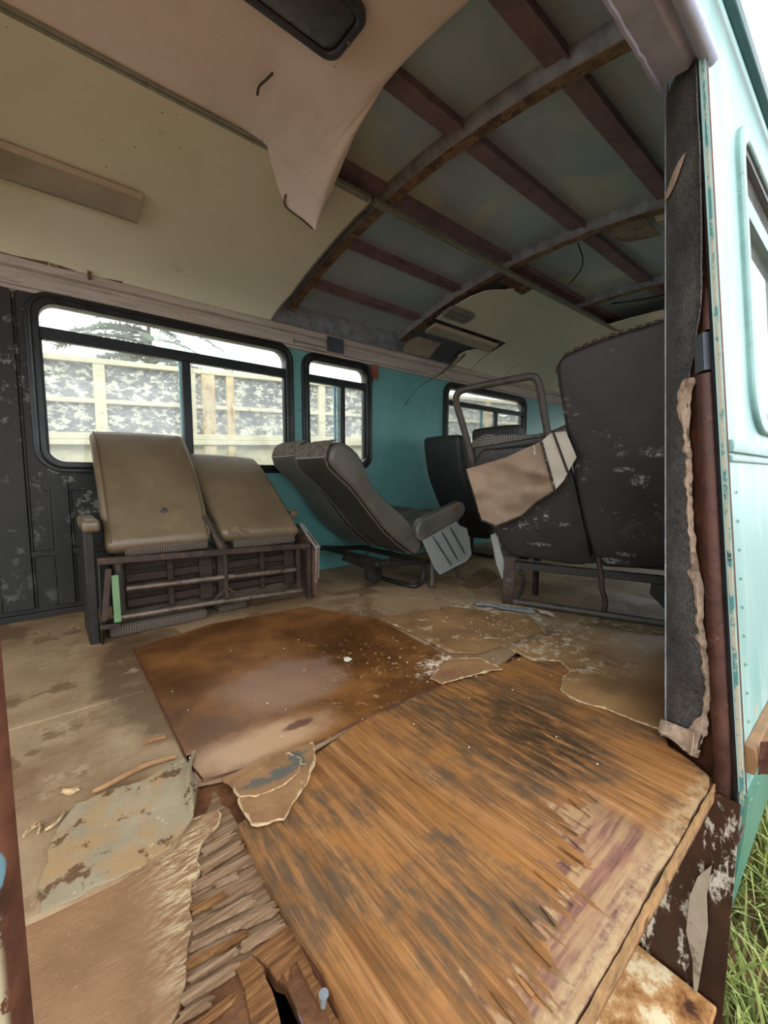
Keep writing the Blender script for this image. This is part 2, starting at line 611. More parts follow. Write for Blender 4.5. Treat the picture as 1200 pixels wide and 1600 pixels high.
    c = m.mx(m.ma('MULTIPLY', m.ma('MULTIPLY', m.st(pl, .53, .555), m.st(pl, .60, .57)), m.st(m.noi(P, 3.3, 3, .6), .5, .66, 0, .55)), c, 'b7a283')
    c = m.mx(m.st(m.noi(P, 45, 6, .7), .52, .72, 0, .35), c, '5d4730')
    white = m.ma('MULTIPLY', m.blob((1.62, 1.18, 0), (.34, .22, 1), .5, 9, .3, P), m.st(m.noi(P, 26, 9, .8), .46, .56))
    c = m.mx(white, c, 'd9d2bf')
    white2 = m.ma('MULTIPLY', m.blob((1.9, .75, 0), (.3, .22, 1), .5, 9, .3, P), m.st(m.noi(P, 22, 9, .8), .52, .6))
    c = m.mx(m.ma('MULTIPLY', white2, .8), c, 'c9bda6')
    b = m.bump(m.noi(P, 70, 6, .65), .18, .004)
    b = m.bump(fl, .25, .004, b)
    MAT['lino'] = m.pr(c, m.st(wet, 0, 1, .65, .52), 0, b, .35)

    # brown water-stained sheet
    m = MT('wet brown floor sheet')
    P = m.pos()
    a = m.noi(P, 2.6, 8, .66)
    c = m.rmp(a, [(.28, '3d2613'), (.45, '5f3c1c'), (.58, '80552b'), (.76, '8f6d4a')])
    edge = m.blob((.40, .99, 0), (.17, .07, 1), .4, 7, .5, P)
    c = m.mx(m.ma('MULTIPLY', edge, .85), c, 'b59372')
    dry = m.blob((.60, 1.24, 0), (.20, .17, 1), .35, 4.5, .28, P)
    c = m.mx(m.ma('MULTIPLY', dry, .5), c, '92796a')
    red = m.blob((.51, 1.0, 0), (.045, .016, 1), .5, 16, .3, P)
    c = m.mx(m.ma('MULTIPLY', red, .8), c, '4a2020')
    fl = m.noi(P, 30, 9, .8)
    gate = m.blob((1.05, 1.15, 0), (.36, .3, 1), .5, 4, .5, P)
    c = m.mx(m.ma('MULTIPLY', m.st(fl, .58, .62), gate), c, 'c7a877')
    w = m.blob((1.12, .99, 0), (.12, .07, 1), .6, 14, .2, P)
    c = m.mx(m.ma('MULTIPLY', w, m.st(fl, .45, .6)), c, 'd8cdb8')
    b = m.bump(m.noi(P, 60, 6, .65), .14, .003)
    MAT['sheet'] = m.pr(c, m.st(a, .3, .75, .3, .55), 0, b, .5)

    # orange plywood with long grain, black mould, delaminated pink corner
    m = MT('weathered plywood')
    P = m.pos()
    G = m.n('ShaderNodeMapping', {'Vector': P, 'Rotation': (0, 0, rad(6)), 'Scale': (34, 1.6, 1)})
    g1 = m.noi(G, 1.4, 9, .7, .25)
    G2 = m.n('ShaderNodeMapping', {'Vector': P, 'Rotation': (0, 0, rad(6)), 'Scale': (150, 6, 1)})
    g2 = m.noi(G2, 1.2, 4, .6)
    c = m.rmp(g1, [(.25, '43290f'), (.40, '6f4a27'), (.54, '92653b'), (.72, 'a88058')])
    c = m.mx(m.st(g2, .48, .66, 0, .6), c, '54371d')
    G3 = m.n('ShaderNodeMapping', {'Vector': P, 'Rotation': (0, 0, rad(6)), 'Scale': (3.4, 1.1, 1)})
    lo = m.noi(G3, 1.7, 5, .6)
    c = m.mx(m.st(lo, .42, .66, 0, .45), c, '9e6c37')
    fray = m.noi(m.n('ShaderNodeMapping', {'Vector': P, 'Rotation': (0, 0, rad(6)), 'Scale': (26, 4, 1)}), 2.4, 8, .75)
    # grey mould clouds broken along the grain
    gm = m.noi(P, 4.2, 5, .6)
    grey = m.ma('MULTIPLY', m.st(gm, .44, .56), m.st(fray, .36, .62))
    c = m.mx(m.ma('MULTIPLY', grey, .85), c, '463f34')
    mould = m.blob((.985, .56, 0), (.12, .16, 1), .35, 5, .6, P)
    c = m.mx(m.ma('MULTIPLY', mould, m.st(fray, .36, .58)), c, '231c16')
    mould2 = m.blob((1.0, .72, 0), (.24, .26, 1), .3, 5, .7, P)
    c = m.mx(m.ma('MULTIPLY', m.ma('MULTIPLY', mould2, m.st(fray, .38, .6)), .7), c, '46351f')
    # delaminated layer with cross strips near the step edge
    X = m.n('ShaderNodeSeparateXYZ', {0: P}, o=None)
    edge = m.ma('ADD', m.ma('MULTIPLY', m.ma('SUBTRACT', m.ma('SUBTRACT', X.outputs[1], .235), m.ma('MULTIPLY', m.ma('SUBTRACT', X.outputs[0], .4), .30)), -12.0), m.ma('MULTIPLY', m.ma('SUBTRACT', m.noi(m.n('ShaderNodeMapping', {'Vector': P, 'Scale': (30, 4, 1)}), 1.0, 4, .6), .5), 5.5))
    dl = m.ma('MULTIPLY', m.st(edge, .0, .12), m.st(X.outputs[0], .94, .80))
    strip = m.noi(m.n('ShaderNodeMapping', {'Vector': P, 'Rotation': (0, 0, rad(-4)), 'Scale': (3, 34, 1)}), 1.3, 4, .6)
    c2 = m.rmp(strip, [(.34, '573c34'), (.45, '7c5849'), (.52, '937356'), (.66, 'a38660')])
    c2 = m.mx(m.st(m.noi(P, 9, 5, .7), .5, .68, 0, .6), c2, '855a4c')
    c2 = m.mx(m.st(m.noi(P, 60, 8, .8), .58, .7, 0, .7), c2, '5b3d33')
    c = m.mx(dl, c, c2)
    rim = m.ma('MULTIPLY', m.st(X.outputs[1], .255, .222), m.st(m.noi(P, 40, 8, .8), .4, .6))
    c = m.mx(m.ma('MULTIPLY', rim, .7), c, 'ab9470')
    nail = m.st(m.vor(P, 5.5), .028, .04, 1, 0)
    c = m.mx(m.ma('MULTIPLY', nail, .8), c, '4a2a1c')
    hgt = m.ma('ADD', m.ma('MULTIPLY', g1, .6), m.ma('MULTIPLY', g2, .4))
    hgt = m.ma('ADD', hgt, m.ma('MULTIPLY', m.ma('SUBTRACT', m.ma('MULTIPLY', strip, .9), 1.4), dl))
    MAT['ply'] = m.pr(c, .62, 0, m.bump(hgt, .35, .006), .3)
    MAT['plyedge'] = simple('raw plywood edge', '8a6a44', .85, 0, .35, 30, '55402a', 26, .5, .7)

    # fibreboard with pale flaking fibres toward its torn edge
    m = MT('torn brown fibreboard')
    P = m.pos()
    a = m.noi(P, 3, 7, .65)
    c = m.mx(m.st(a, .3, .7), '7d5c41', '987658')
    fb = m.noi(m.n('ShaderNodeMapping', {'Vector': P, 'Rotation': (0, 0, rad(-48)), 'Scale': (20, 90, 1)}), 1.6, 8, .75, .3)
    e = m.blob((.18, .62, 0), (.075, .26, 1), .3, 8, .7, P)
    c = m.mx(m.ma('MULTIPLY', m.st(fb, .44, .60), e), c, 'c9b792')
    c = m.mx(m.st(m.noi(P, 90, 6, .75), .6, .7, 0, .5), c, 'c19468')
    c = m.mx(m.st(m.noi(P, 5, 6, .7), .6, .72, 0, .6), c, '6a4026')
    MAT['fibre'] = m.pr(c, .8, 0, m.bump(m.ma('ADD', fb, m.noi(P, 60, 5, .6)), .5, .006), .2)

    m = MT('grey torn lino')
    P = m.pos()
    a = m.noi(P, 6, 7, .65)
    c = m.mx(m.st(a, .3, .7), '857b65', '9c9076')
    c = m.mx(m.st(m.noi(P, 7, 6, .65), .45, .60, 0, .8), c, 'a08058')
    c = m.mx(m.st(m.noi(P, 11, 7, .7), .55, .585, 0, .95), c, '5e432c')
    c = m.mx(m.st(m.noi(P, 30, 8, .78), .60, .64, 0, .7), c, 'c9b68c')
    MAT['greylino'] = m.pr(c, .6, 0, m.bump(m.noi(P, 24, 8, .72), .5, .005), .35)
    m = MT('curled brown lino scrap')
    P = m.pos()
    c = m.mx(m.st(m.noi(P, 8, 7, .65), .3, .7), '76553a', '94714e')
    bl = m.ma('MULTIPLY', m.blob((.39, .875, 0), (.10, .045, 1), .4, 14, .2, P), m.st(m.noi(P, 13, 5, .6), .46, .52))
    c = m.mx(bl, c, '595850')
    c = m.mx(m.st(m.noi(P, 46, 8, .78), .62, .66, 0, .8), c, 'cdb183')
    MAT['scrap'] = m.pr(c, .7, 0, m.bump(m.noi(P, 30, 8, .72), .5, .005), .3)

    m = MT('brown ragged lino')
    P = m.pos()
    c = m.mx(m.st(m.noi(P, 3.2, 8, .66), .3, .7), '7f5a36', 'a07f55')
    c = m.mx(m.st(m.noi(P, 6, 7, .65), .5, .7, 0, .5), c, '5c4028')
    wh = m.ma('MULTIPLY', m.blob((1.55, .95, 0), (.45, .3, 1), .6, 5, .5, P), m.st(m.noi(P, 18, 9, .8), .5, .6))
    c = m.mx(wh, c, 'c9bba0')
    MAT['lino2'] = m.pr(c, .5, 0, m.bump(m.noi(P, 40, 7, .7), .25, .004), .4)
    MAT['lino3'] = simple('warm tan lino', '8a6a46', .6, 0, .3, 5, 'c2b08e', 12, .56, .66, .25, .004)
    MAT['linoedge'] = simple('frayed lino edge', 'ab9370', .9, 0, .35, 60, '7a6144', 50, .52, .64)

    def splint(name, cols):
        m = MT(name)
        P = m.pos()
        g = m.noi(m.n('ShaderNodeMapping', {'Vector': P, 'Rotation': (0, 0, rad(-2)), 'Scale': (6, 120, 20)}), 1.5, 7, .7)
        c = m.rmp(g, [(.3, cols[0]), (.5, cols[1]), (.7, cols[2])])
        c = m.mx(m.st(m.noi(P, 14, 6, .7), .52, .7, 0, .6), c, cols[3])
        return m.pr(c, .8, 0, m.bump(g, .6, .005), .2)
    MAT['splinter'] = splint('weathered grey splintered ply', ['4f3a2a', '866a50', 'a48d74', '5f4230'])
    MAT['splinter2'] = splint('fresh orange splintered ply', ['432b18', '7a5432', '9c774c', '50341e'])
    MAT['subfloor'] = simple('damp brown under-floor', '6a452a', .7, 0, .4, 12, '3a2415', 9, .5, .66, .4, .006)
    MAT['flake'] = simple('white paint flake', 'd9d3c3', .7, 0, .1)
    MAT['palemetal'] = simple('bent pale metal strip', '8d959a', .45, .4, .2, 12, 'c9c6bc', 20, .6, .7)
    MAT['mat'] = simple('brown floor mat', '6b543c', .8, 0, .2, 8)
    MAT['hang'] = simple('brown hanging fabric strip', '5b4a38', .8, 0, .3, 14)
    MAT['boardtan'] = simple('tan board scrap', '9a8f7d', .7, 0, .15, 8, '6d6357', 6, .55, .6)

    # ---------------- near wall and door post
    m = MT('pale teal exterior paint')
    P = m.pos()
    a = m.noi(P, 2.5, 6, .6)
    c = m.mx(m.st(a, .3, .7), '678f8d', '789e9b')
    c = m.mx(m.st(m.noi(m.scl(P, (3, 3, .5)), 3, 6, .65), .48, .66, 0, .6), c, '97b0ab')
    ch = m.noi(P, 9, 8, .75)
    c = m.mx(m.st(ch, .64, .66), c, '9d9781')
    c = m.mx(m.st(m.noi(P, 13, 8, .75), .69, .71), c, '4b3328')
    MAT['exterior'] = m.pr(c, .4, 0, m.bump(m.noi(P, 6, 3, .5), .1, .01), .4)
    m = MT('green skirt paint')
    P = m.pos()
    c = m.mx(m.st(m.noi(P, 4, 6, .6), .3, .7), '42705f', '537f6e')
    c = m.mx(m.st(m.noi(P, 14, 8, .75), .66, .69), c, '80997d')
    MAT['skirt'] = m.pr(c, .42, 0, None, .4)
    MAT['gutter'] = simple('dark teal gutter', '3f6669', .4, 0, .2)
    MAT['roofout'] = simple('faded blue grey roof', '6f8589', .5, 0, .12)
    MAT['moulding'] = simple('weathered teal moulding', '769793', .45, 0, .15, 10, '5d746c', 15, .6, .7)
    MAT['rubstrip'] = simple('orange rusted rub strip', '7a5a3a', .6, 0, .3, 12, 'a08c6c', 16, .58, .66)
    # pebbled black leatherette, worn grey
    m = MT('pebbled grey black leatherette')
    P = m.pos()
    v = m.vor(P, 260, 'F1')
    a = m.noi(P, 6, 7, .7)
    c = m.mx(m.st(a, .3, .72), '3f3f3e', '767470')
    c = m.mx(m.st(v, .25, .6, 0, .6), c, '1b1b1b')
    c = m.mx(m.st(m.noi(P, 15, 7, .75), .60, .66, 0, .75), c, '141313')
    c = m.mx(m.st(m.noi(P, 21, 7, .75), .70, .72, 0, .8), c, '8a7a62')
    MAT['leatherette'] = m.pr(c, .5, 0, m.bump(v, .6, .003), .5)
    MAT['peeledge'] = simple('torn beige backing', 'b09a86', .9, 0, .25, 30, '7d6a58', 24, .55, .65, .5, .004)
    MAT['rustpost'] = simple('red brown rusted post', '482d25', .5, .2, .4, 14, '6f4636', 20, .56, .68, .3, .004)
    MAT['jambbase'] = simple('brown rusted jamb', '4b2c1b', .55, .1, .35, 10, '7a4a2a', 14, .54, .68, .3, .004)
    m = MT('flaked cream and teal edge')
    P = m.pos()
    f = m.noi(m.scl(P, (1, 1, .5)), 30, 8, .75)
    c = m.mx(m.st(f, .46, .50), '4c807b', 'aaa591')
    c = m.mx(m.st(m.noi(P, 22, 8, .75), .60, .63), c, '3d2a20')
    MAT['flakededge'] = m.pr(c, .6, 0, m.bump(f, .5, .004), .4)
    MAT['header'] = simple('grey lilac header metal', 'a6b0c4', .5, .2, .12, 14, '989aa6', 22, .6, .7)
    # left post close to the lens
    m = MT('rust red post with paint chips')
    P = m.pos()
    a = m.noi(P, 14, 8, .7)
    c = m.mx(m.st(a, .3, .7), '321a13', '69402f')
    Xs = m.n('ShaderNodeSeparateXYZ', {0: P}, o=None)
    ch = m.noi(m.scl(P, (1.4, 1.4, .8)), 60, 6, .7)
    side = m.st(Xs.outputs[0], -.0195, -.0225)
    c = m.mx(m.ma('MULTIPLY', m.st(ch, .47, .5), side), c, 'a89f82')
    side2 = m.st(Xs.outputs[0], -.03, -.034)
    c = m.mx(side2, c, '1f4a4a')
    tl = m.blob((-.0215, .19, .560), (.0035, .05, .008), .12, 140, .1, P)
    c = m.mx(tl, c, '5b7d86')
    MAT['leftpost'] = m.pr(c, .5, .1, m.bump(a, .4, .003), .4)
    # stepwell: dark brown under flaking white paint
    m = MT('stepwell flaking paint')
    P = m.pos()
    f = m.noi(m.n('ShaderNodeMapping', {'Vector': P, 'Rotation': (.3, 0, .4), 'Scale': (1, 1.5, .6)}), 7, 9, .72)
    f2 = m.noi(P, 34, 9, .8)
    c = m.mx(m.st(m.noi(P, 8, 5, .6), .3, .7), '20100a', '3a2013')
    c = m.mx(m.ma('MULTIPLY', m.st(f, .52, .55), m.st(f2, .38, .52)), c, 'b9b4a4')
    MAT['stepside'] = m.pr(c, .42, 0, m.bump(f2, .3, .003), .5)
    m = MT('step tread worn paint')
    P = m.pos()
    f = m.noi(P, 9, 9, .72)
    c = m.rmp(f, [(.34, '3f2416'), (.42, '8f6238'), (.50, 'b58a5c'), (.57, 'd8c7a4')])
    c = m.mx(m.st(m.noi(P, 26, 8, .8), .64, .67), c, '3a1f14')
    MAT['tread'] = m.pr(c, .6, 0, m.bump(f, .3, .004), .35)

    # ---------------- outside
    m = MT('red soil')
    P = m.pos()
    c = m.mx(m.st(m.noi(P, 5, 8, .7), .3, .7), '6b4c38', '876650')
    MAT['soil'] = m.pr(c, .95, 0, m.bump(m.noi(P, 20, 6, .7), .6, .03), .1)
    m = MT('grass blades')
    P = m.pos()
    c = m.mx(m.st(m.noi(P, 6, 4, .6), .3, .7), '5f7038', '8d9650')
    c = m.mx(m.st(m.noi(P, 40, 3, .6), .56, .7, 0, .8), c, 'b3b07a')
    MAT['grass'] = m.pr(c, .6, 0, None, .3)
    MAT['truckcream'] = simple('cream truck paint with rust', 'd8cfae', .6, 0, .1, 8, '9a6a3a', 9, .62, .72)
    MAT['truckrust'] = simple('rust streaked truck post', 'd2bd92', .7, 0, .12, 14, 'a87a4a', 16, .52, .62, stretch=(1, 1, .35))
    m = MT('peeling grey truck boards')
    P = m.pos()
    f = m.noi(m.scl(P, (1, 1, 2.2)), 9, 9, .75)
    f = m.noi(m.scl(P, (1, 1, 1.6)), 13, 9, .78)
    c = m.mx(m.st(m.noi(P, 3, 5, .6), .3, .7), '63656a', '85888c')
    c = m.mx(m.st(f, .50, .55), c, 'e6e2cc')
    c = m.mx(m.st(m.noi(m.scl(P, (2, 2, 14)), 3, 6, .7), .58, .7, 0, .6), c, '4c4a48')
    MAT['truckboard'] = m.pr(c, .8, 0, None, .2)
    MAT['needles'] = simple('grey green needles', 'a3b3a5', .8, 0, .2, 9)
    MAT['bark'] = simple('grey bark', '6b6258', .9, 0, .3, 12)
    MAT['farroof'] = simple('dark far roof', '4d5057', .7)
    MAT['farwall'] = simple('pale far wall', 'a9a79f', .8)
    MAT['lens'] = simple('grey lamp lens', '4d5157', .3, 0, .2, 10)
    MAT['lensclear'] = simple('dusty clear lamp lens', '6f705f', .25, 0, .3, 20)
    MAT['bezel'] = simple('dark lamp bezel', '3d4148', .4, .2)
    MAT['bezelpale'] = simple('grey lamp bezel', '7f827c', .4, .3)
    MAT['channel'] = simple('cream metal channel', 'a39c87', .4, .1, .12, 6)
    MAT['wire'] = simple('black cable', '1b1b1d', .5)


build_materials()
A = MAT


# ------------------------------------------------------------------ bus shell
XR, XF = -2.2, 7.0           # rear and front ends of the modelled bus
YW = 2.61                    # inner face of the far wall


def zr(y):                   # underside of the roof ribs
    return 1.985 - .125 * (y - 1.35) ** 2


def zs(y):                   # underside of the roof sheet
    return zr(y) + .055


def zp(y):                   # lining panels
    z = zr(y) - .032 - .03 * max(0, y - 1.59)
    if y > 2.36:
        t = (y - 2.36) / .25
        z -= .062 * t ** 2.4
    return z


def ye(z):                   # exterior face of the near wall
    return .15 + .102 * z if z >= 0 else .15 + .055 * (-z / .585) ** 1.6


def yi(z):                   # interior face of the near wall
    return .326 + .0525 * z


# roof
ceil_ys = [.335, .35, .39, .46, .6, .8, 1.0, 1.2, 1.35, 1.5, 1.7, 1.9, 2.1, 2.3, 2.45, 2.56, 2.65]
def roof_z(y):
    z = zs(y)
    if y < .5:
        z -= .35 * (.5 - y) ** 1.0 * ((.5 - y) / .165)
    return z
mb = MB()
mb.sheet([[(x, y, roof_z(y)) for y in ceil_ys] for x in (XR, -1, 0, 1, 2, 3, 4, 5, 6, XF)], .02)
# keep the shell above its lower face
mb.v = [V(p) for p in mb.v]
ceiling = obj('ceiling', mb, A['roofskin'], kind='structure')


def struct_child(name, mb, m, bevel=0.0, parent=None, **k):
    return obj(name, mb, m, parent or ceiling, bevel, **k)


mb = MB()
mb.sheet([[(x, y, roof_z(y) + .024) for y in [.328] + ceil_ys[1:]] for x in (XR, 1, 4, XF)], .006)
struct_child('outer_skin', mb, A['roofout'])
# ribs with their rusty flanges
for x, y0, y1 in ((.35, .42, 2.62), (1.358, .42, 2.62), (2.349, .42, 2.62), (3.316, .42, 2.62), (4.3, .42, 2.62), (5.3, .42, 2.62)):
    ys = [y0 + (y1 - y0) * k / 24 for k in range(25)]
    mb = MB()
    mb.loft([[(x - .055, y, zs(y)), (x - .055, y, zr(y) + .03), (x - .035, y, zr(y) + .004), (x, y, zr(y) + .004), (x, y, zs(y))] for y in ys])
    rb = struct_child('roof_rib', mb, A['rib'])
    mb = MB()
    mb.loft([[(x - .034, y, zr(y)), (x + .012, y, zr(y)), (x + .012, y, zr(y) + .006), (x - .034, y, zr(y) + .006)] for y in ys])
    obj('rib_flange', mb, A['ribrust'], rb)
# longitudinal purlins under the sheet
for y, x0, x1, w in ((.74, .4, 4.2, .075), (1.15, .4, 4.2, .08), (1.60, .4, 4.2, .085), (1.985, .4, 3.3, .06), (2.375, .4, 3.3, .055)):
    mb = MB()
    sl = -.25 * (y - 1.35)
    for xa, xb in ((x0, 1.30), (1.362, 2.29), (2.353, 3.26), (3.32, x1)):
        if xb <= xa:
            continue
        n = 10
        rings = []
        for k in range(n + 1):
            x = xa + (xb - xa) * k / n
            j = .003 * noise.noise(V((x * 9, y * 5, 0)))
            rings.append([(x, y - w / 2, zs(y) - sl * w / 2), (x, y + w / 2, zs(y) + sl * w / 2), (x, y + w / 2 + j, zs(y) + sl * w / 2 - .026), (x, y - w / 2 + j, zs(y) - sl * w / 2 - .026)])
        mb.loft(rings)
        # turned-down lip
        mb.loft([[(r[3][0], r[3][1] - .004, r[3][2] - .012), (r[3][0], r[3][1] + .003, r[3][2] - .012), (r[3][0], r[3][1] + .003, r[3][2] + .002), (r[3][0], r[3][1] - .004, r[3][2] + .002)] for r in rings])
    struct_child('purlin', mb, A['purlin'])


def panel_rows(xs, ys, f=zp, wob=.0035):
    return [[(x, y, f(y) + wob * noise.noise(V((x * 2.3, y * 2.3, 3)))) for y in ys] for x in xs]


far_ys = [1.592, 1.63, 1.7, 1.8, 1.9, 2.0, 2.1, 2.2, 2.3, 2.4, 2.46, 2.51, 2.55, 2.58, 2.6]
# far lining at the rear
mb = MB()
rows = panel_rows([XR, -1.5, -1, -.6, -.3, -.1, .1, .3, .5, .7, .9, 1.05, 1.231], far_ys)
rows[-1] = [(1.231 - .05 * max(0, (p[1] - 2.4) / .2), p[1], p[2]) for p in rows[-1]]
mb.sheet(rows, -.004)
struct_child('far_panel', mb, A['cream'])
mb = MB()
mb.loft([[(p[0] - .004, p[1], p[2] - .004), (p[0] + .012, p[1], p[2] - .004), (p[0] + .012, p[1], p[2] + .006), (p[0] - .004, p[1], p[2] + .006)] for p in rows[-1]])
struct_child('panel_edge', mb, A['centretrim'])

# lining toward the front
def front_panel(x0, x1, ys, mat=A['cream'], name='front_panel'):
    mb = MB()
    n = max(2, int((x1 - x0) / .12))
    mb.sheet(panel_rows([x0 + (x1 - x0) * k / n for k in range(n + 1)], ys), -.004)
    return struct_child(name, mb, mat)
near_ys = [.4, .5, .65, .8, .95, 1.1, 1.25, 1.4, 1.5, 1.588]
for a, b in ((3.2, 3.69), (3.697, 4.19), (4.197, 4.69), (4.697, 5.3), (5.307, 6.1), (6.107, 6.99)):
    front_panel(a, b, far_ys)
for a, b in ((3.72, 4.19), (4.197, 4.69), (4.697, 5.3), (5.307, 6.1), (6.107, 6.99)):
    front_panel(a, b, near_ys)
# broken panel carrying the lamp, with its torn rear corner
def mp(y):
    return zp(y)
# fill as strips so the piece follows the roof curve
mb = MB()
ys2 = [1.595, 1.62, 1.66, 1.69, 1.72, 1.75, 1.78, 1.81, 1.84, 1.9, 1.97, 2.05, 2.12, 2.2]
def leftx(y):
    c = [(1.595, 2.60), (1.64, 2.55), (1.68, 2.50), (1.72, 2.47), (1.76, 2.40), (1.80, 2.36), (1.90, 2.32), (2.05, 2.31), (2.2, 2.31)]
    for (a, xa), (b, xb) in zip(c, c[1:]):
        if y <= b:
            return xa + (xb - xa) * (y - a) / (b - a) + .012 * noise.noise(V((y * 40, 2, 0)))
    return 2.31
mb.sheet([[(leftx(y) + (3.193 - leftx(y)) * t, y, zp(y)) for y in ys2] for t in (0, .1, .25, .5, .75, 1)], -.004)
struct_child('broken_panel', mb, A['cream'])
mb = MB()
mb.sheet([[(2.36 + .26 * t, y, zp(y) + .006 - .012 * t * (1 - abs(y - 1.66) * 8)) for y in (1.60, 1.63, 1.66, 1.69)] for t in (0, .2, .4, .6, .8, 1)], -.004)
struct_child('torn_corner', mb, A['peel'])

# centre cover strip
for a, b in ((XR, 1.225), (1.25, 6.9)):
    mb = MB()
    for dy in (-.012, .006):
        mb.box(a, b, 1.592 + dy - .007, 1.592 + dy + .007, zp(1.59) - .009, zp(1.59) - .002)
    mb.box(a, b, 1.575, 1.608, zp(1.59) - .004, zp(1.59) + .012)
    struct_child('cover_strip', mb, A['centretrim'], .001)

# cove rail above the windows
pr_ = [(2.615, 1.540), (2.597, 1.542), (2.594, 1.556), (2.582, 1.560), (2.580, 1.612), (2.592, 1.617), (2.590, 1.632), (2.572, 1.640), (2.570, 1.672), (2.592, 1.694), (2.615, 1.70)]
mb = MB()
xs_ = [XR + (XF - XR) * k / 60 for k in range(61)]
mb.loft([[(x, y + .002 * noise.noise(V((x * 3, y, 0))), z + .003 * noise.noise(V((x * 1.7, 4, 0)))) for y, z in pr_] for x in xs_])
trim1 = obj('trim_1', mb, A['rail'], kind='structure', bevel=.001)
mb = MB()
mb.box(1.60, 1.74, 2.566, 2.575, 1.565, 1.668)
obj('cover_plate', mb, A['railgrey'], trim1, .001)
mb = MB()
mb.box(1.345, 1.62, 2.57, 2.584, 1.582, 1.590)
mb.box(1.345, 1.36, 2.566, 2.59, 1.574, 1.598)
obj('clip_bar', mb, A['centretrim'], trim1)
mb = MB()
mb.sheet([[(x, YW - .028 - .012 * noise.noise(V((x * 6, 1, 0))), 1.672 + .03 * t) for t in (0, .5, 1)] for x in [-.4 + .06 * k for k in range(14)]], .004)
mb.box(.232, .246, 2.555, 2.575, 1.655, 1.69)
obj('sagging_lip', mb, A['peel'], trim1)

# far wall with three window openings
W1 = (.005, 1.322, .735, 1.54, .09)
W2 = (1.442, 1.99, .765, 1.518, .075)
W3 = (2.872, 4.16, .75, 1.515, .09)
W4 = (5.6, 6.7, .75, 1.50, .09)
holes = [list(reversed(rrect(*w[:4], w[4]))) for w in (W1, W2, W3, W4)]
wall_far = obj('wall_far', holed([(XR, -.03), (XF, -.03), (XF, 1.60), (XR, 1.60)], holes, lambda a, b: V((a, YW, b)), lambda p: p + V((0, .045, 0))), A['teal'], kind='structure')
mb = MB()
mb.box(XR, XF, YW + .004, YW + .045, 1.60, 1.86)
obj('cant_rail', mb, A['rib'], wall_far)
# rear black lining boards, posts and patches on the far wall
mb = holed([(XR, .005), (.66, .005), (.66, .742), (.09, .742), (.035, .78), (.018, .85), (.018, 1.44), (.05, 1.52), (.12, 1.556), (XR, 1.556)], [], lambda a, b: V((a, YW - .009, b)), lambda p: p + V((0, .008, 0)))
obj('black_lining', mb, A['blackwall'], wall_far)
for x0, x1 in ((-.175, -.06), (-.62, -.5), (.03, .10)):
    mb = MB()
    top = 1.53 if x0 < 0 else .70
    mb.box(x0, x1, YW - .026, YW - .009, .05, top)
    mb.box(x0 - .012, x0, YW - .016, YW - .009, .05, top)
    mb.box(x1, x1 + .012, YW - .016, YW - .009, .05, top)
    obj('pillar_cover', mb, A['blackwall'], wall_far, .003)
mb = MB()
mb.box(-1.6, .5, YW - .02, YW - .009, .30, .33)
mb.box(.0, .5, YW - .018, YW - .009, .62, .70)
obj('lining_rail', mb, A['blackwall'], wall_far, .003)
mb = MB()
mb.box(XR, 1.16, YW - .03, YW, .0, .03)
obj('baseboard_far', mb, A['blackwall'], kind='structure', bevel=.003)

# windows
def window(name, w, transom, mull, extra=None, sill=0.0):
    x0, x1, z0, z1, r = w
    mb = holed(rrect(x0 - .026, x1 + .026, z0 - .026, z1 + .024, r + .026), [list(reversed(rrect(x0 + .028, x1 - .028, z0 + .026, z1 - .030, r - .02)))], lambda a, b: V((a, YW - .022, b)), lambda p: p + V((0, .075, 0)))
    root = obj(name, mb, A['rubber'], kind='structure', bevel=.005)
    # raised bead of the rubber seal
    lp = rrect(x0 - .004, x1 + .004, z0 - .004, z1 + .004, r + .004)
    pts = [V((a, YW - .024, b)) for a, b in lp]
    mb = MB()
    mb.tube(pts + [pts[0]], .007, 6)
    obj('seal_bead', mb, A['rubber'], root)
    mb = MB()
    mb.box(x0 + .01, x1 - .01, YW - .012, YW + .03, transom[0], transom[1])
    obj('transom', mb, A['sash'], root, .003)
    mb = MB()
    mb.box(mull[0], mull[1], YW - .008, YW + .03, z0 + .01, transom[0] + .01)
    obj('mullion', mb, A['sash'], root, .003)
    mb = MB()
    for a, b in ((x0 + .02, x0 + .034), (x1 - .036, x1 - .02)):
        mb.box(a, b, YW - .004, YW + .03, z0 + .03, transom[0])
    obj('side_channel', mb, A['sash'], root, .002)
    for a, b, c, d, yy in ((x0 + .005, x1 - .005, transom[1] - .01, z1 - .005, .012), (x0 + .005, mull[1], z0 + .005, transom[0] + .01, .008), (mull[0], x1 - .005, z0 + .005, transom[0] + .01, .018)):
        mb = holed(rrect(a, b, c, d, .03), [], lambda p, q, yy=yy: V((p, YW + yy, q)), lambda p: p + V((0, .004, 0)))
        obj('pane', mb, A['glass'], root)
    if extra:
        mb = MB()
        for a, b in extra:
            mb.box(a, b, YW + .002, YW + .018, z0 + .02, transom[0])
        obj('sash_edge', mb, A['tealsash'], root, .002)
    return root
window('window_1', W1, (1.343, 1.398), (.655, .70), ((.64, .65),))
window('window_2', W2, (1.343, 1.392), (1.74, 1.772), ((1.685, 1.70), (1.715, 1.725)))
window('window_3', W3, (1.335, 1.378), (3.63, 3.665), ((3.40, 3.425),))
window('window_4', W4, (1.335, 1.378), (6.1, 6.14))

# front bulkhead with a windscreen opening
mb = holed([(.33, 0), (2.65, 0), (2.65, 1.78), (1.35, 2.0), (.36, 1.8)], [list(reversed(rrect(.5, 2.45, .75, 1.6, .12)))], lambda a, b: V((XF, a, b)), lambda p: p + V((.05, 0, 0)))
wall_front = obj('wall_front', mb, A['teal'], kind='structure')

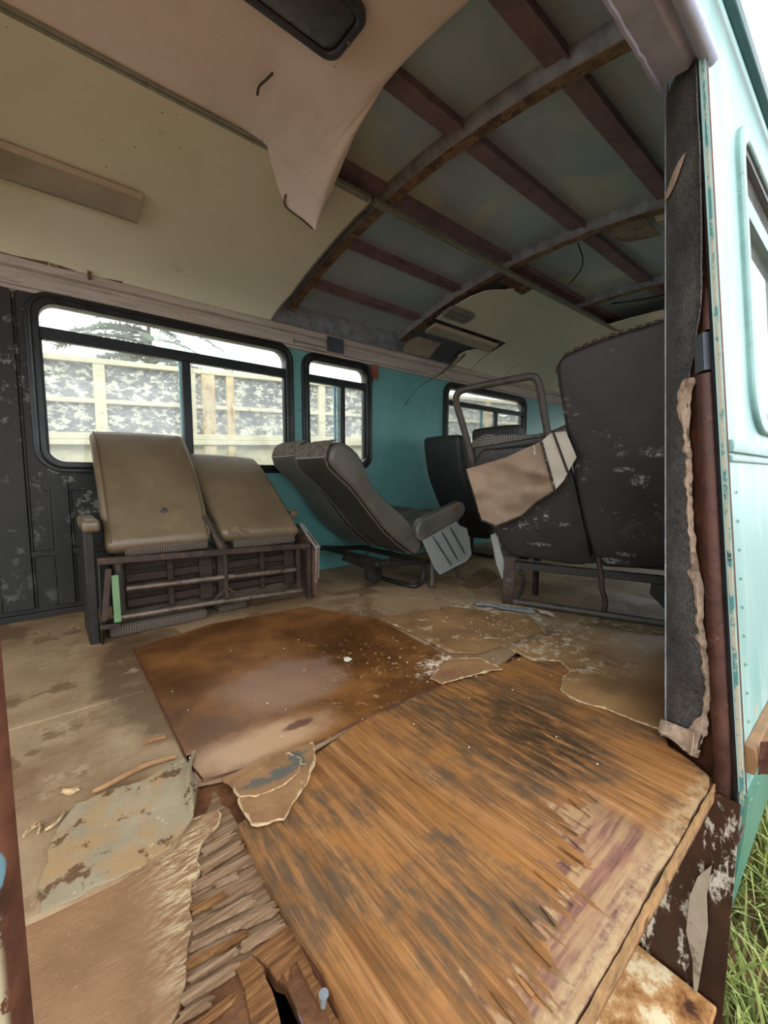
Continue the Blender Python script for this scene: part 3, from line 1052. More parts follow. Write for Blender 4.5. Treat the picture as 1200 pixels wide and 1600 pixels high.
# near wall: exterior sheet with openings, interior sheet, door jamb
NW1 = (1.44, 2.62, .84, 1.60, .10)
NW2 = (2.75, 3.95, .84, 1.60, .10)
NW3 = (4.1, 5.3, .84, 1.60, .10)
XJ = 1.15
outer = [(XJ, 0), (XF, 0), (XF, 1.86), (-1.2, 1.86), (-1.2, 1.64), (XJ, 1.64)]
nh = [list(reversed(rrect(*w[:4], w[4]))) for w in (NW1, NW2, NW3)]
mb = holed(outer, nh, lambda a, b: V((a, ye(b), b)), lambda p: p + V((0, .012, 0)))
wall_near = obj('wall_near', mb, A['exterior'], kind='structure')
mb = holed([(XJ + .11, 0), (XF, 0), (XF, 1.82), (XJ + .11, 1.82)], [list(reversed(rrect(w[0] - .03, w[1] + .03, w[2], w[3], w[4]))) for w in (NW1, NW2, NW3)], lambda a, b: V((a, yi(b), b)), lambda p: p + V((0, -.012, 0)))
obj('inner_lining', mb, A['teal'], wall_near)
# skirt
mb = MB()
rows = []
for z in (0.0, -.1, -.2, -.3, -.4, -.5, -.585):
    rows.append([(x, ye(z) + .03 * min(1, x - XJ) * (-z / .585) ** 2, z) for x in (XJ, 1.3, 1.5, 1.8, 2.15, 3, 4, 5, 6, XF)])
mb.sheet(rows, .006)
obj('skirt', mb, A['skirt'], wall_near)
mb = MB()
for z in (-.03, -.52):
    for k in range(40):
        x = XJ + .04 + k * .075
        c = V((x, ye(z) + .03 * min(1, x - XJ) * (-z / .585) ** 2 - .002, z))
        mb.loft([[c + V((math.cos(t) * r, -h, math.sin(t) * r)) for t in [i * math.pi / 4 for i in range(8)]] for r, h in ((.008, 0), (.006, .004), (.002, .006))])
for k in range(9):
    z = .14 + k * .065
    c = V((XJ + .06, ye(z) - .002, z))
    mb.loft([[c + V((math.cos(t) * r, -h, math.sin(t) * r)) for t in [i * math.pi / 4 for i in range(8)]] for r, h in ((.0045, 0), (.003, .0015), (.001, .002))])
rv = obj('rivets', mb, A['skirt'], wall_near, kind='stuff')
# mouldings
for z, h, m_, t in ((.762, .028, 'moulding', .012), (.735, .014, 'moulding', .008), (.075, .062, 'rubstrip', .022)):
    mb = MB()
    mb.loft([[(x, ye(z) + .004, z - h / 2), (x, ye(z) - t * .8, z - h / 2), (x, ye(z) - t, z), (x, ye(z) - t * .8, z + h / 2), (x, ye(z) + .004, z + h / 2)] for x in (XJ + .012, XF)])
    obj('moulding', mb, A[m_], wall_near, .003)
# curled end of the rub strip
mb = MB()
mb.sheet([[(1.165 + .022 * math.sin(t), .135 - .02 * t * .3 - .018 * (1 - math.cos(t)), .08 + dz) for dz in (-.03, -.01, .01, .045)] for t in [k * .45 for k in range(9)]], .002)
obj('curled_strip', mb, A['rustpost'], wall_near)
# gutter along the roof edge
mb = MB()
mb.loft([[(x, .322, 1.80), (x, .305, 1.802), (x, .300, 1.818), (x, .322, 1.826)] for x in (-1.2, XF)])
obj('drip_rail', mb, A['gutter'], wall_near, .003)
# exterior windows
for nm, w in (('window_5', NW1), ('window_6', NW2), ('window_7', NW3)):
    x0, x1, z0, z1, r = w
    mb = holed(rrect(x0 - .03, x1 + .03, z0 - .03, z1 + .03, r + .03), [list(reversed(rrect(x0 + .012, x1 - .012, z0 + .012, z1 - .012, r - .01)))], lambda a, b: V((a, ye(b) - .014, b)), lambda p: p + V((0, .03, 0)))
    root = obj(nm, mb, A['moulding'], kind='structure', bevel=.006)
    mb = holed(rrect(x0 + .012, x1 - .012, z0 + .012, z1 - .012, r - .01), [list(reversed(rrect(x0 + .035, x1 - .035, z0 + .035, z1 - .035, r - .03)))], lambda a, b: V((a, ye(b) - .004, b)), lambda p: p + V((0, .03, 0)))
    obj('inner_frame', mb, A['rubber'], root)
    mb = MB()
    zt = z1 - .2
    mb.bar((x0 + .02, ye(zt) + .004, zt), (x1 - .02, ye(zt) + .004, zt), .028, .04)
    mb.bar(((x0 + x1) / 2, ye(z0) + .004, z0 + .03), ((x0 + x1) / 2, ye(zt) + .004, zt), .03, .028, (0, 1, 0))
    obj('glazing_bar', mb, A['moulding'], root)
    mb = holed(rrect(x0 + .014, x1 - .014, z0 + .014, z1 - .014, r - .012), [], lambda a, b: V((a, ye(b) + .012, b)), lambda p: p + V((0, .004, 0)))
    obj('pane', mb, A['glass'], root)


# jamb end face: s runs from the inner edge (0) to the outer edge (1)
def J(s, z, out=0.0):
    a = V((1.262, yi(z), z))
    b = V((XJ + .004, ye(z), z))
    n = V((-(a - b).y, (a - b).x, 0)).normalized()
    if n.x > 0:
        n = -n
    return a.lerp(b, s) + n * out
zz = [-.0 + 1.66 * k / 40 for k in range(41)]
mb = MB()
mb.sheet([[J(s, z) for s in (0, .2, .4, .6, .8, 1)] for z in [-.585, -.4, -.2] + zz], .004)
jamb = obj('door_jamb', mb, A['jambbase'], wall_near)
# leatherette cover with its torn edge
def s_edge(z):
    k = [(-.01, .40), (.04, .48), (.09, .58), (.2, .66), (.35, .58), (.45, .54), (.6, .47), (.75, .46), (.85, .44), (.93, .50), (1.0, .64), (1.08, .78), (1.2, .84), (1.35, .89), (1.66, .92)]
    for (a, sa), (b, sb) in zip(k, k[1:]):
        if z <= b:
            return sa + (sb - sa) * (z - a) / (b - a)
    return .92
rows = []
for k in range(121):
    z = .012 + 1.62 * k / 120
    e = s_edge(z) + (.05 * noise.noise(V((z * 13, 1, 0))) + .035 * noise.noise(V((z * 47, 2, 0)))) * (1 if z < .95 else .3)
    rows.append([J(e * t, z, .010 + .006 * math.sin(math.pi * min(1, t * 1.1)) + (.004 if t == 1 else 0)) for t in (0, .05, .2, .4, .6, .8, .93, 1)])
mb = MB()
mb.sheet(rows, .003)
obj('leatherette_cover', mb, A['leatherette'], jamb)
# beige backing showing along the tear
rows = []
for k in range(181):
    z = .006 + .92 * k / 180
    e = s_edge(z)
    w = .03 + .10 * max(0, noise.noise(V((z * 6, 9, 0)))) + .05 * noise.noise(V((z * 41, 3, 0)))
    e2 = e + .03 * noise.noise(V((z * 22, 5, 0)))
    a = e2 - .02 - .30 * max(0, noise.noise(V((z * 7.5, 12, 0)))) - .10 * max(0, noise.noise(V((z * 27, 15, 0)))) - .05 * noise.noise(V((z * 60, 1, 0)))
    rows.append([J(a, z, .0175), J((a + e2 + w) / 2, z, .0195 + .004 * noise.noise(V((z * 20, 0, 0)))), J(e2 + w, z, .010)])
mb = MB()
mb.sheet(rows, .002)
obj('torn_backing', mb, A['peeledge'], jamb)
# curled foot of the cover
mb = MB()
rows = []
for k in range(11):
    t = k / 10
    s = .02 + .5 * t
    rows.append([J(s, .012 + .02 * t, .012), J(s, .004 + .02 * abs(math.sin(t * 5)), .028 + .012 * math.sin(t * 7)), J(s, .022 + .03 * t, .034 + .014 * math.sin(t * 6)), J(s, .05 + .03 * t, .026)])
mb.sheet(rows, .002)
obj('curled_foot', mb, A['peeledge'], jamb)
# thin pale inner edge bead
mb = MB()
mb.tube([J(.0, z + .004, .008) for z in zz], .0045, 6)
obj('inner_bead', mb, A['rib'], jamb)
# rusty half-round post, grey block, black seal, flaked edge
mb = MB()
mb.tube([J(.80 - .05 * max(0, z), z, .004) for z in [-.12, .05, .2, .4, .6, .8, .925]], [.020, .021, .022, .022, .021, .020, .020], 12)
obj('rusted_post', mb, A['rustpost'], jamb)
mb = MB()
mb.tube([J(.84, z, .002) for z in [1.02, 1.05, 1.08, 1.11]], [.013, .012, .010, .006], 10)
obj('rusted_post', mb, A['rustpost'], jamb)
mb = MB()
mb.tube([J(.77, z, .004) for z in (.932, .95, 1.0, 1.015)], .022, 4)
obj('grey_block', mb, A['railgrey'], jamb)
mb = MB()
mb.tube([J(.915, z, .003) for z in [-.57, -.3, -.12, 0, .2, .4, .6, .8, 1.0, 1.3, 1.6]], .008, 8)
obj('black_seal', mb, A['rubber'], jamb)
mb = MB()
rows = []
for k in range(81):
    z = -.2 + 1.84 * k / 80
    rows.append([J(.945 + .02 * noise.noise(V((z * 25, 0, 0))), z, .006), J(.975, z, .009), J(1.01, z, .006)])
mb.sheet(rows, .004)
obj('flaked_edge', mb, A['flakededge'], jamb)
# slit showing pale foam in the cover
mb = MB()
c0, c1 = J(.06, 1.375, .018), J(.66, 1.43, .020)
mb.sheet([[c0.lerp(c1, t) + V((0, 0, 1)) * (w * .016 * math.sin(math.pi * t)) for w in (-1, 0, 1)] for t in [k / 8 for k in range(9)]], .003)
obj('torn_slit', mb, A['peeledge'], jamb)

# header over the doorway
mb = MB()
mb.loft([[(x, .405, 1.60), (x, .345, 1.594), (x, .335, 1.606), (x, .322, 1.606), (x, .322, 1.65), (x, .345, 1.665), (x, .41, 1.66)] for x in (-1.2, -.5, 0, .6, 1.16)])
trim2 = obj('trim_2', mb, A['header'], kind='structure', bevel=.002)
mb = MB()
mb.tube([(x, .312, 1.606) for x in (-1.2, 0, .6, 1.185)], .017, 10)
obj('seal_tube', mb, A['header'], trim2)
mb = MB()
mb.tube([(x, .405 + .003 * noise.noise(V((x * 40, 0, 0))), 1.600) for x in [-.3 + .02 * k for k in range(75)]], .006, 6)
obj('frayed_piping', mb, A['header'], trim2)
mb = MB()
mb.box(-1.2, 1.17, .352, .40, 1.662, 1.84)
obj('header_lining', mb, A['rib'], trim2)

# left door post, close to the camera
mb = MB()
rows = []
for k in range(40):
    z = -.55 + 2.2 * k / 39
    yb = .16 + .10 * z * .5
    rows.append([(-.0270, .186, z), (-.0190, .191, z), (-.0148, .200, z), (-.0160, .212, z), (-.060, .30, z), (-.12, .30, z), (-.12, .165, z), (-.038, .165, z), (-.0335, .176, z)])
mb.loft(rows)
dl = obj('door_post', mb, A['leftpost'], kind='structure', bevel=.001)
ORIGIN[dl.name] = ORIGIN[dl.name]

# ------------------------------------------------------------------ floor
F = lambda pts, z=0.0: [at(x, y, Z=z) for x, y in pts]
near_cut = F([(309, 1222), (345, 1215), (420, 1190), (490, 1168), (560, 1128), (690, 1072), (775, 1042), (815, 1010), (1060, 1080)])
fl_out = [(XR, .5), (XR, 2.66), (XF, 2.66), (XF, .33), (1.30, .33)] + [(p.x, p.y) for p in reversed(near_cut)]
tail = F([(300, 1280), (270, 1320), (180, 1372), (60, 1428), (20, 1445)])
fl_out += [(p.x, p.y) for p in tail] + [(-.3, .79), (-.6, .6)]
mb = holed(fl_out, [], lambda a, b: V((a, b, 0)), lambda p: p + V((0, 0, -.012)))
floor = obj('floor', mb, A['lino'], kind='structure', base=(0, 0, 0))
# lower boarding under it, with the rotted hole
hole = [(p.x, p.y) for p in F([(409, 1512), (416, 1508), (430, 1530), (445, 1535), (468, 1585), (500, 1650), (505, 1700), (450, 1700), (428, 1590)], -.022)]
mb = holed([(XR, .20), (1.5, .20), (1.5, .33), (XF, .33), (XF, 2.66), (XR, 2.66)], [list(reversed(hole))], lambda a, b: V((a, b, -.022)), lambda p: p + V((0, 0, -.02)))
obj('boarding', mb, A['subfloor'], floor)
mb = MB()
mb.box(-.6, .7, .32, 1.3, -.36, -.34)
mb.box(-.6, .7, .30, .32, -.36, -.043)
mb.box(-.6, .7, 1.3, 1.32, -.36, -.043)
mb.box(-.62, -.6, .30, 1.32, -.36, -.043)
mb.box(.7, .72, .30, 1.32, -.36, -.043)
obj('hole_light_block', mb, A['rubber'], floor)  # closed dark box added beneath the hole to keep light out
# floor side rail under the doorway edge
mb = MB()
mb.box(-.1, 1.14, .235, .30, -.16, -.045)
obj('sill_rail', mb, A['jambbase'], floor)
mb = MB()
mb.bar(F([(0, 1138)])[0] + V((-.6, -.02, .002)), F([(225, 1078)])[0] + V((0, 0, .002)), .03, .005)
obj('joint_strip', mb, A['lino'], floor, .002)


def floor_piece(name, px, z, t, m, label, cat, amp=.006, step=.018, skip=(), seed=1.0, edge=None, group=None, world=None):
    pts = world or [V((p.x, p.y, z)) for p in F(px, z)]
    o = rag(pts, step, amp, seed, skip)
    mb = MB()
    mb.plate([V((p.x, p.y, z)) for p in o], (0, 0, -t))
    ob = obj(name, mb, m, label=label, cat=cat, group=group)
    if edge:
        lo_, hi_ = edge
        sel = [p for p in o]
        i0 = int(len(o) * lo_)
        i1 = int(len(o) * hi_)
        path = [V((p.x, p.y, z - t * .3 + .0006 * noise.noise(p * 70))) for p in o[i0:i1]]
        e = MB()
        e.tube(path, [.0012 + .010 * noise.noise(p * 38) ** 2 + .003 * abs(noise.noise(p * 110)) for p in path], 6)
        obj('frayed_edge', e, A['linoedge'], ob)
    return ob, o


sheet_px = [(208, 1014), (309, 1222), (345, 1212), (420, 1188), (500, 1160), (560, 1126), (640, 1090), (700, 1066), (735, 1040), (650, 1000), (590, 967), (560, 962), (480, 948), (330, 975)]
fsheet, _o = floor_piece('floor_sheet', sheet_px, .004, .0038, A['sheet'], 'wet brown floor sheet in front of the tipped tan seat', 'floor sheet', .003, .05, seed=2)
mb = MB()
pth = smooth_poly(F([(207, 1013), (255, 1110), (308, 1222), (345, 1213), (420, 1189), (500, 1161), (560, 1127), (640, 1091), (700, 1067)], .0035), 1, False)
mb.tube(pth, .0028, 6)
obj('seam_edge', mb, A['jambbase'], fsheet)
# plywood
ply_px = [(372, 1289), (420, 1250), (480, 1190), (560, 1128), (690, 1072), (775, 1042), (830, 1020), (900, 1040), (1038, 1134), (1044, 1166), (1076, 1186), (1108, 1214)]
ply_w = [V((p.x, p.y, 0)) for p in F(ply_px)]
e0, e1 = F([(1118, 1212), (900, 1600)])
ply_w += [V((1.11, .207, 0)), V((1.0, .209, 0)), V((.9, .205, 0)), V((.78, .211, 0)), V((.66, .205, 0)), V((.5, .207, 0)), V((.34, .204, 0))]
q = F([(540, 1600), (501, 1511), (420, 1382)])
ply_w += [V((p.x, p.y, 0)) for p in q]
o = rag(ply_w, .02, .0035, 4)
mb = MB()
mb.plate([V((p.x, p.y, 0)) for p in o], (0, 0, -.02))
ply = obj('plywood_sheet', mb, A['ply'], label='orange plywood sheet with black mould filling the doorway floor', cat='plywood sheet')
mb = MB()
for k in range(16):
    x = .40 + .5 * k / 16 + R.uniform(-.015, .015)
    L = R.uniform(.03, .07)
    y = .235 + .28 * (x - .4) + R.uniform(-.03, .0)
    a = V((x, y, .001 + R.uniform(0, .002)))
    dr = V((R.uniform(-.15, .15), 1, R.uniform(.0, .03))).normalized()
    w = R.uniform(.003, .007)
    mb.plate([a - V((w, 0, 0)), a + dr * L * .4 - V((w * .7, 0, 0)), a + dr * L, a + dr * L * .6 + V((w, 0, 0)), a + V((w * .8, 0, 0))], (0, 0, .0025))
obj('splinter', mb, A['ply'], ply, kind='stuff')
mb = MB()
mb.sheet([[(x, .2035 + .002 * noise.noise(V((x * 30, 0, 0))), z) for z in (-.034, -.02, -.001)] for x in [.34 + .8 * k / 40 for k in range(41)]], .004)
obj('raw_edge', mb, A['plyedge'], ply)

floor_piece('lino_sheet', [(795, 1012), (830, 1030), (875, 1032), (893, 1048), (877, 1062), (878, 1078), (905, 1095), (945, 1105), (985, 1122), (1045, 1143), (1060, 1120), (1070, 1075), (1080, 1000), (960, 985), (880, 985)], .0052, .005, A['lino2'], 'ragged brown lino lying over the plywood beside the door post', 'lino', .008, .012, (9, 10, 11), 5, edge=(.0, .62))
floor_piece('lino_sheet', [(593, 966), (650, 990), (700, 1018), (745, 1020), (800, 1003), (850, 985), (828, 962), (700, 947)], 0.0092, .005, A['lino3'], 'tan lino piece with white crumbs before the bare tube seat', 'lino', .004, .015, (), 6)
lsc, _o = floor_piece('lino_scrap', [(345, 1215), (420, 1180), (487, 1160), (492, 1185), (480, 1222), (445, 1275), (420, 1283), (392, 1285), (380, 1268), (372, 1240)], .0125, .006, A['scrap'], 'small torn lino scrap with blue grey paint on the plywood corner', 'lino scrap', .009, .01, (), 7, edge=(.32, .95))
o = rag([V((p.x, p.y, 0)) for p in F([(362, 1222), (400, 1198), (450, 1176), (470, 1185), (468, 1205), (440, 1228), (400, 1245), (378, 1246), (368, 1236)], .016)], .01, .007, 21)
mb = MB()
mb.plate([V((p.x, p.y, .0165)) for p in o], (0, 0, -.004))
obj('upper_layer', mb, A['scrap'], lsc)
e = MB()
e.tube([V((p.x, p.y, .0155)) for p in o[len(o) // 3:]], [.0008 + .005 * noise.noise(p * 38) ** 2 + .002 * abs(noise.noise(p * 110)) for p in o[len(o) // 3:]], 6)
obj('frayed_edge', e, A['linoedge'], lsc)
floor_piece('lino_scrap', [(700, 1030), (750, 1028), (785, 1045), (745, 1052), (690, 1068), (672, 1060)], .0135, .004, A['scrap'], 'small brittle lino scrap by the far corner of the plywood', 'lino scrap', .008, .01, (), 8, edge=(.0, .9))
floor_piece('lino_patch', [(62, 1425), (60, 1390), (85, 1300), (120, 1255), (170, 1235), (230, 1215), (272, 1190), (300, 1180), (309, 1222), (302, 1275), (268, 1322), (180, 1372), (120, 1400)], .004, .0035, A['greylino'], 'grey torn lino patch between the left post and the splintered hole', 'lino', .008, .012, (), 9)
floor_piece('fibreboard', [(-40, 1600), (-20, 1440), (60, 1425), (180, 1368), (268, 1320), (303, 1280), (338, 1262), (342, 1280), (312, 1320), (312, 1365), (296, 1395), (300, 1445), (288, 1500), (290, 1530), (262, 1620), (240, 1700), (-60, 1700)], -.0125, .008, A['fibre'], 'brown fibreboard with a pale frayed edge in the near left corner', 'fibreboard', .010, .012, (0, 15, 16), 10, edge=(.42, .72))

# splintered plywood next to it: layered broken strips
spl = MB()
spl2 = []
base_poly = F([(330, 1235), (372, 1289), (420, 1382), (455, 1440), (400, 1500), (285, 1590), (290, 1450), (315, 1300)], -.0207)
spl.plate([V((p.x, p.y, -.0207)) for p in rag([V((p.x, p.y, 0)) for p in base_poly], .012, .01, 3)], (0, 0, -.0012))
strips = [((318, 1330), (362, 1302), 26), ((312, 1360), (378, 1318), 30), ((300, 1385), (395, 1340), 30), ((300, 1420), (350, 1398), 26), ((330, 1415), (412, 1372), 30), ((300, 1450), (395, 1405), 34), ((300, 1478), (430, 1412), 26), ((385, 1440), (428, 1420), 30), ((292, 1505), (380, 1460), 24), ((380, 1478), (436, 1444), 32), ((296, 1530), (372, 1482), 22), ((285, 1560), (366, 1512), 36), ((280, 1590), (330, 1562), 30), ((278, 1625), (360, 1560), 34), ((340, 1380), (372, 1365), 18), ((355, 1450), (390, 1438), 16)]
for k, (pa, pb, wpx) in enumerate(strips):
    z = -.0125 + (.0045 if k % 2 else .001) + R.uniform(0, .0015)
    a, b = at(*pa, Z=z), at(*pb, Z=z)
    w = (at(pa[0], pa[1] + wpx * .8, Z=z) - a).length * .62
    d = (b - a).normalized()
    sd = V((-d.y, d.x, 0))
    n = 7
    ol = []
    for j in range(n + 1):
        ol.append(a.lerp(b, j / n) - sd * (w * .5 + R.uniform(-.0012, .0012)))
    ol += [b + d * R.uniform(-.004, .010) - sd * w * .2, b + d * R.uniform(-.008, .004), b + d * R.uniform(-.004, .010) + sd * w * .25]
    for j in range(n, -1, -1):
        ol.append(a.lerp(b, j / n) + sd * (w * .5 + R.uniform(-.0012, .0012)))
    ol += [a + d * R.uniform(-.012, .004) + sd * w * .25, a + d * R.uniform(-.004, .008), a + d * R.uniform(-.012, .004) - sd * w * .25]
    if k % 5 == 3:
        spl2.append(ol)
    else:
        spl.plate(ol, (0, 0, -.005))
bp = thing('broken_plywood', (at(360, 1420, Z=-.02).x, at(360, 1420, Z=-.02).y, -.02), 'splintered plywood with stepped broken strips next to the hole', 'broken plywood')
obj('weathered_layer', spl, A['splinter'], bp)
for ol in spl2:
    obj('orange_strip', MB().plate(ol, (0, 0, -.005)), A['splinter2'], bp)
# broken planks round the hole
def plank(px, z0, z1, t, m, label):
    pts = [at(x, y, Z=z0) for x, y in px]
    o = rag([V((p.x, p.y, 0)) for p in pts], .012, .004, len(px))
    lo, hi = min(p.y for p in o), max(p.y for p in o)
    mb = MB()
    mb.plate([V((p.x, p.y, z1 + (z0 - z1) * (p.y - lo) / (hi - lo))) for p in o], (0, 0, -t))
    return obj('broken_plank', mb, m, label=label, cat='plank')
plank([(368, 1505), (400, 1495), (411, 1510), (424, 1545), (438, 1600), (455, 1680), (405, 1690), (392, 1600), (384, 1545)], -.0165, -.020, .006, A['splinter2'], 'orange broken plank left of the dark hole')
plank([(395, 1490), (420, 1470), (446, 1436), (470, 1480), (500, 1535), (540, 1610), (575, 1680), (552, 1680), (528, 1600), (490, 1545), (462, 1500), (452, 1510), (449, 1535), (440, 1520), (432, 1528), (420, 1512)], -.0150, -.0165, .006, A['splinter2'], 'long orange broken plank along the plywood edge')
plank([(442, 1528), (452, 1525), (492, 1565), (528, 1610), (560, 1690), (515, 1690), (478, 1610), (462, 1575)], -.0235, -.0235, .006, A['purlin'], 'reddish sunken plank right of the dark hole')
mb = MB()
a, b = at(380, 1300, Z=-.01), at(560, 1640, Z=-.01)
mb.bar(a + V((.004, 0, -.006)), b + V((.004, 0, -.006)), .012, .01)
obj('joint_bead', mb, A['jambbase'], floor)
mb = MB()
p = at(505, 1572, Z=-.012)
mb.tube([p, p + V((.001, 0, .016))], .004, 8)
mb.tube([p + V((.001, 0, .016)), p + V((.001, 0, .018))], .007, 8)
obj('floor_bolt', mb, A['palemetal'], label='small upright bolt on the broken plank by the hole', cat='bolt')

# curled lino shreds
def curl(px, z, r, m, label, w=.012, turns=2.6, hgt=.012):
    pts = [at(x, y, Z=z) for x, y in px]
    pts = smooth_poly([V(p) for p in pts], 2, False)
    rows = []
    for k, p in enumerate(pts):
        d = (pts[min(k + 1, len(pts) - 1)] - pts[max(k - 1, 0)]).normalized()
        sd = V((-d.y, d.x, 0))
        t = k / (len(pts) - 1)
        rr = r * (.6 + .4 * math.sin(math.pi * t))
        rows.append([p + sd * (rr * math.sin(a)) + V((0, 0, rr * (1 - math.cos(a)) * .8 + .0012)) for a in [turns * j / 5 for j in range(6)]])
    mb = MB()
    mb.sheet(rows, .0015)
    return obj('lino_shred', mb, m, label=label, cat='lino shred', group='curled lino shreds on the floor')
curl([(275, 1185), (240, 1195), (215, 1205), (160, 1235), (145, 1240)], .004, .010, A['scrap'], 'long curled shred along the top edge of the grey lino patch')
curl([(300, 1180), (288, 1210), (292, 1240), (296, 1270)], .004, .014, A['greylino'], 'grey curled shred by the splintered ply')
curl([(95, 1240), (110, 1245), (125, 1235)], .001, .008, A['linoedge'], 'short pale curled shred among the brown patches at left')
curl([(225, 1165), (240, 1160), (260, 1155)], .001, .009, A['scrap'], 'brown curled shred beside the wet sheet seam')
curl([(100, 1270), (88, 1290), (70, 1300)], .001, .006, A['linoedge'], 'pale curled shred near the left door post')
curl([(38, 1310), (50, 1298), (62, 1290), (58, 1305)], .001, .006, A['linoedge'], 'pale knotted shred touching the left door post')

# small debris
def flat_bit(name, px, z, t, m, label, cat, amp=.003, seed=1, group=None):
    o = rag([V((p.x, p.y, z)) for p in F(px, z)], .01, amp, seed)
    mb = MB()
    mb.plate([V((p.x, p.y, z)) for p in o], (0, 0, -t))
    return obj(name, mb, m, label=label, cat=cat, group=group)
flat_bit('paint_flake', [(537, 1028), (543, 1026), (550, 1029), (545, 1033), (538, 1032)], .0065, .002, A['flake'], 'white paint flake alone on the wet brown sheet', 'paint flake', .001)
flat_bit('floor_mat', [(722, 915), (727, 905), (757, 886), (772, 893), (778, 902), (745, 920), (733, 920)], .006, .005, A['mat'], 'small brown mat lying behind the aluminium side plate', 'mat')
mb = MB()
sp = [at(x, y, Z=.012) for x, y in ((742, 944), (762, 946), (785, 950), (810, 953), (832, 957))]
mb.sheet([[p + V((.012 * c, .02 * c, .010 * math.cos(c * 1.4) + .004 * math.sin(k * 1.7))) for c in (-1, -.5, 0, .5, 1)] for k, p in enumerate(sp)], .003)
obj('metal_strip', mb, A['palemetal'], label='bent pale metal strip on the floor before the bare tube seat', cat='metal strip')
mb = MB()
sp = [at(x, y, Z=.010) for x, y in ((838, 955), (850, 958), (862, 962))]
mb.sheet([[p + V((.016 * c, .03 * c, .012 - .010 * c * c)) for c in (-1, -.5, 0, .5, 1)] for k, p in enumerate(sp)], .003)
obj('lino_scrap', mb, A['boardtan'], label='small tan scrap just right of the bent metal strip', cat='lino scrap')
B0_ = V((1.929, 1.218, 0))
nE_ = V((.9348, .3552, 0))
mb = MB()
for k in range(230):
    if k < 140:
        c = at(R.gauss(810, 55), R.gauss(985, 18), Z=.0)
    elif k < 200:
        c = at(R.gauss(690, 50), R.gauss(1045, 14), Z=.0)
    else:
        c = at(R.uniform(240, 1000), R.uniform(1000, 1200), Z=0)
    if c.y < .25 or c.y > 2.4 or (1.70 < c.x < 1.95 and .98 < c.y < 1.42) or (c - B0_).dot(nE_) > -.035:
        continue
    r = R.uniform(.001, .004) * (R.random() ** 2 + .35 if k < 200 else .7)
    a0 = R.uniform(0, 6)
    z = .0095 + R.uniform(0, .001) if k < 140 else .0045
    mb.plate([V((c.x + r * math.cos(a0 + j * 1.26) * R.uniform(.6, 1.2), c.y + r * math.sin(a0 + j * 1.26) * R.uniform(.6, 1.2), z + R.uniform(0, .001))) for j in range(5)], (0, 0, .0012))
obj('paint_crumbs', mb, A['flake'], label='white paint crumbs scattered over the brown floor', cat='paint crumbs', kind='stuff')

# stepwell under the doorway
mb = MB()
mb.sheet([[(1.135 - .05 * (z + 0) * 0, y, z) for y in (.155, .3, .5, .8)] for z in (-.02, -.15, -.3, -.45, -.62)], .006)
steps = obj('step_side', mb, A['stepside'], kind='structure')
mb = MB()
mb.box(.1, 1.13, .165, .8, -.54, -.52)
obj('step_tread', mb, A['tread'], kind='structure', bevel=.004)
# loose pale flap of paint on the stepwell side
mb = MB()
fp = [(1112, 1352), (1104, 1400), (1106, 1450), (1098, 1500), (1090, 1548), (1084, 1556), (1082, 1500), (1072, 1455), (1078, 1400), (1090, 1370)]
mb.plate(rag([at(x, y, X=1.122) for x, y in fp], .012, 0, 2), (.002, 0, 0))
obj('paint_flap', mb, A['boardtan'], label='long loose grey paint flap on the stepwell side', cat='paint flap')
mb = MB()
p = at(1152, 1300, Y=.15)
mb.sheet([[V((p.x + a, p.y - .004 - b * .3, p.z + b)) for b in (-.008, 0, .010)] for a in (-.03, -.01, .01, .025)], .003)
obj('clip_tab', mb, A['rustpost'], wall_near)

# ------------------------------------------------------------------ torn hanging lining panel
def near_panel():
    rows = []
    M_ = 14
    for x in (XR, -1.6, -1.0, -.6, -.3, -.1, .08, .25, .4, .52, .62):
        r = []
        for j in range(M_):
            t = j / (M_ - 1)
            y = 1.575 + (.37 - 1.575) * t
            z = zr(y) - .034 + .003 * noise.noise(V((x * 2, y * 2, 8)))
            if y < .6:
                z -= .1 * (.6 - y) ** 2 * 4
            z -= .018 * math.exp(-((y - 1.44) / .08) ** 2) * .8
            r.append(V((x, y, z)))
        rows.append(r)
    Ls = [(417, 226, 1.938), (424, 255, 1.925), (434, 292, 1.905), (445, 322, 1.882), (470, 342, 1.852), (489, 357, 1.832)]
    Rs = [(860, -160, 1.93), (780, -40, 1.93), (690, 35, 1.935), (615, 108, 1.93), (555, 210, 1.90), (497, 350, 1.836)]
    for (lx, ly, lz), (rx, ry, rz) in zip(Ls, Rs):
        a, b = at(lx, ly, Z=lz), at(rx, ry, Z=rz)
        r = []
        for j in range(M_):
            t = j / (M_ - 1)
            p = a.lerp(b, t)
            p.z += -.012 * math.sin(math.pi * t) + .003 * noise.noise(V((p.x * 6, p.y * 6, 2)))
            r.append(p)
        rows.append(r)
    return rows
rows = near_panel()
# finer rows between the listed ones
fine = []
for i in range(len(rows) - 1):
    k = 4 if i >= 9 else 2
    for j in range(k):
        fine.append([rows[i][c].lerp(rows[i + 1][c], j / k) for c in range(len(rows[i]))])
fine.append(rows[-1])
mb = MB()
mb.sheet(fine, -.003)
tp = obj('ceiling_panel', mb, A['pinkcream'], label='torn ceiling panel sagging down in a pointed tongue over the doorway', cat='ceiling panel')
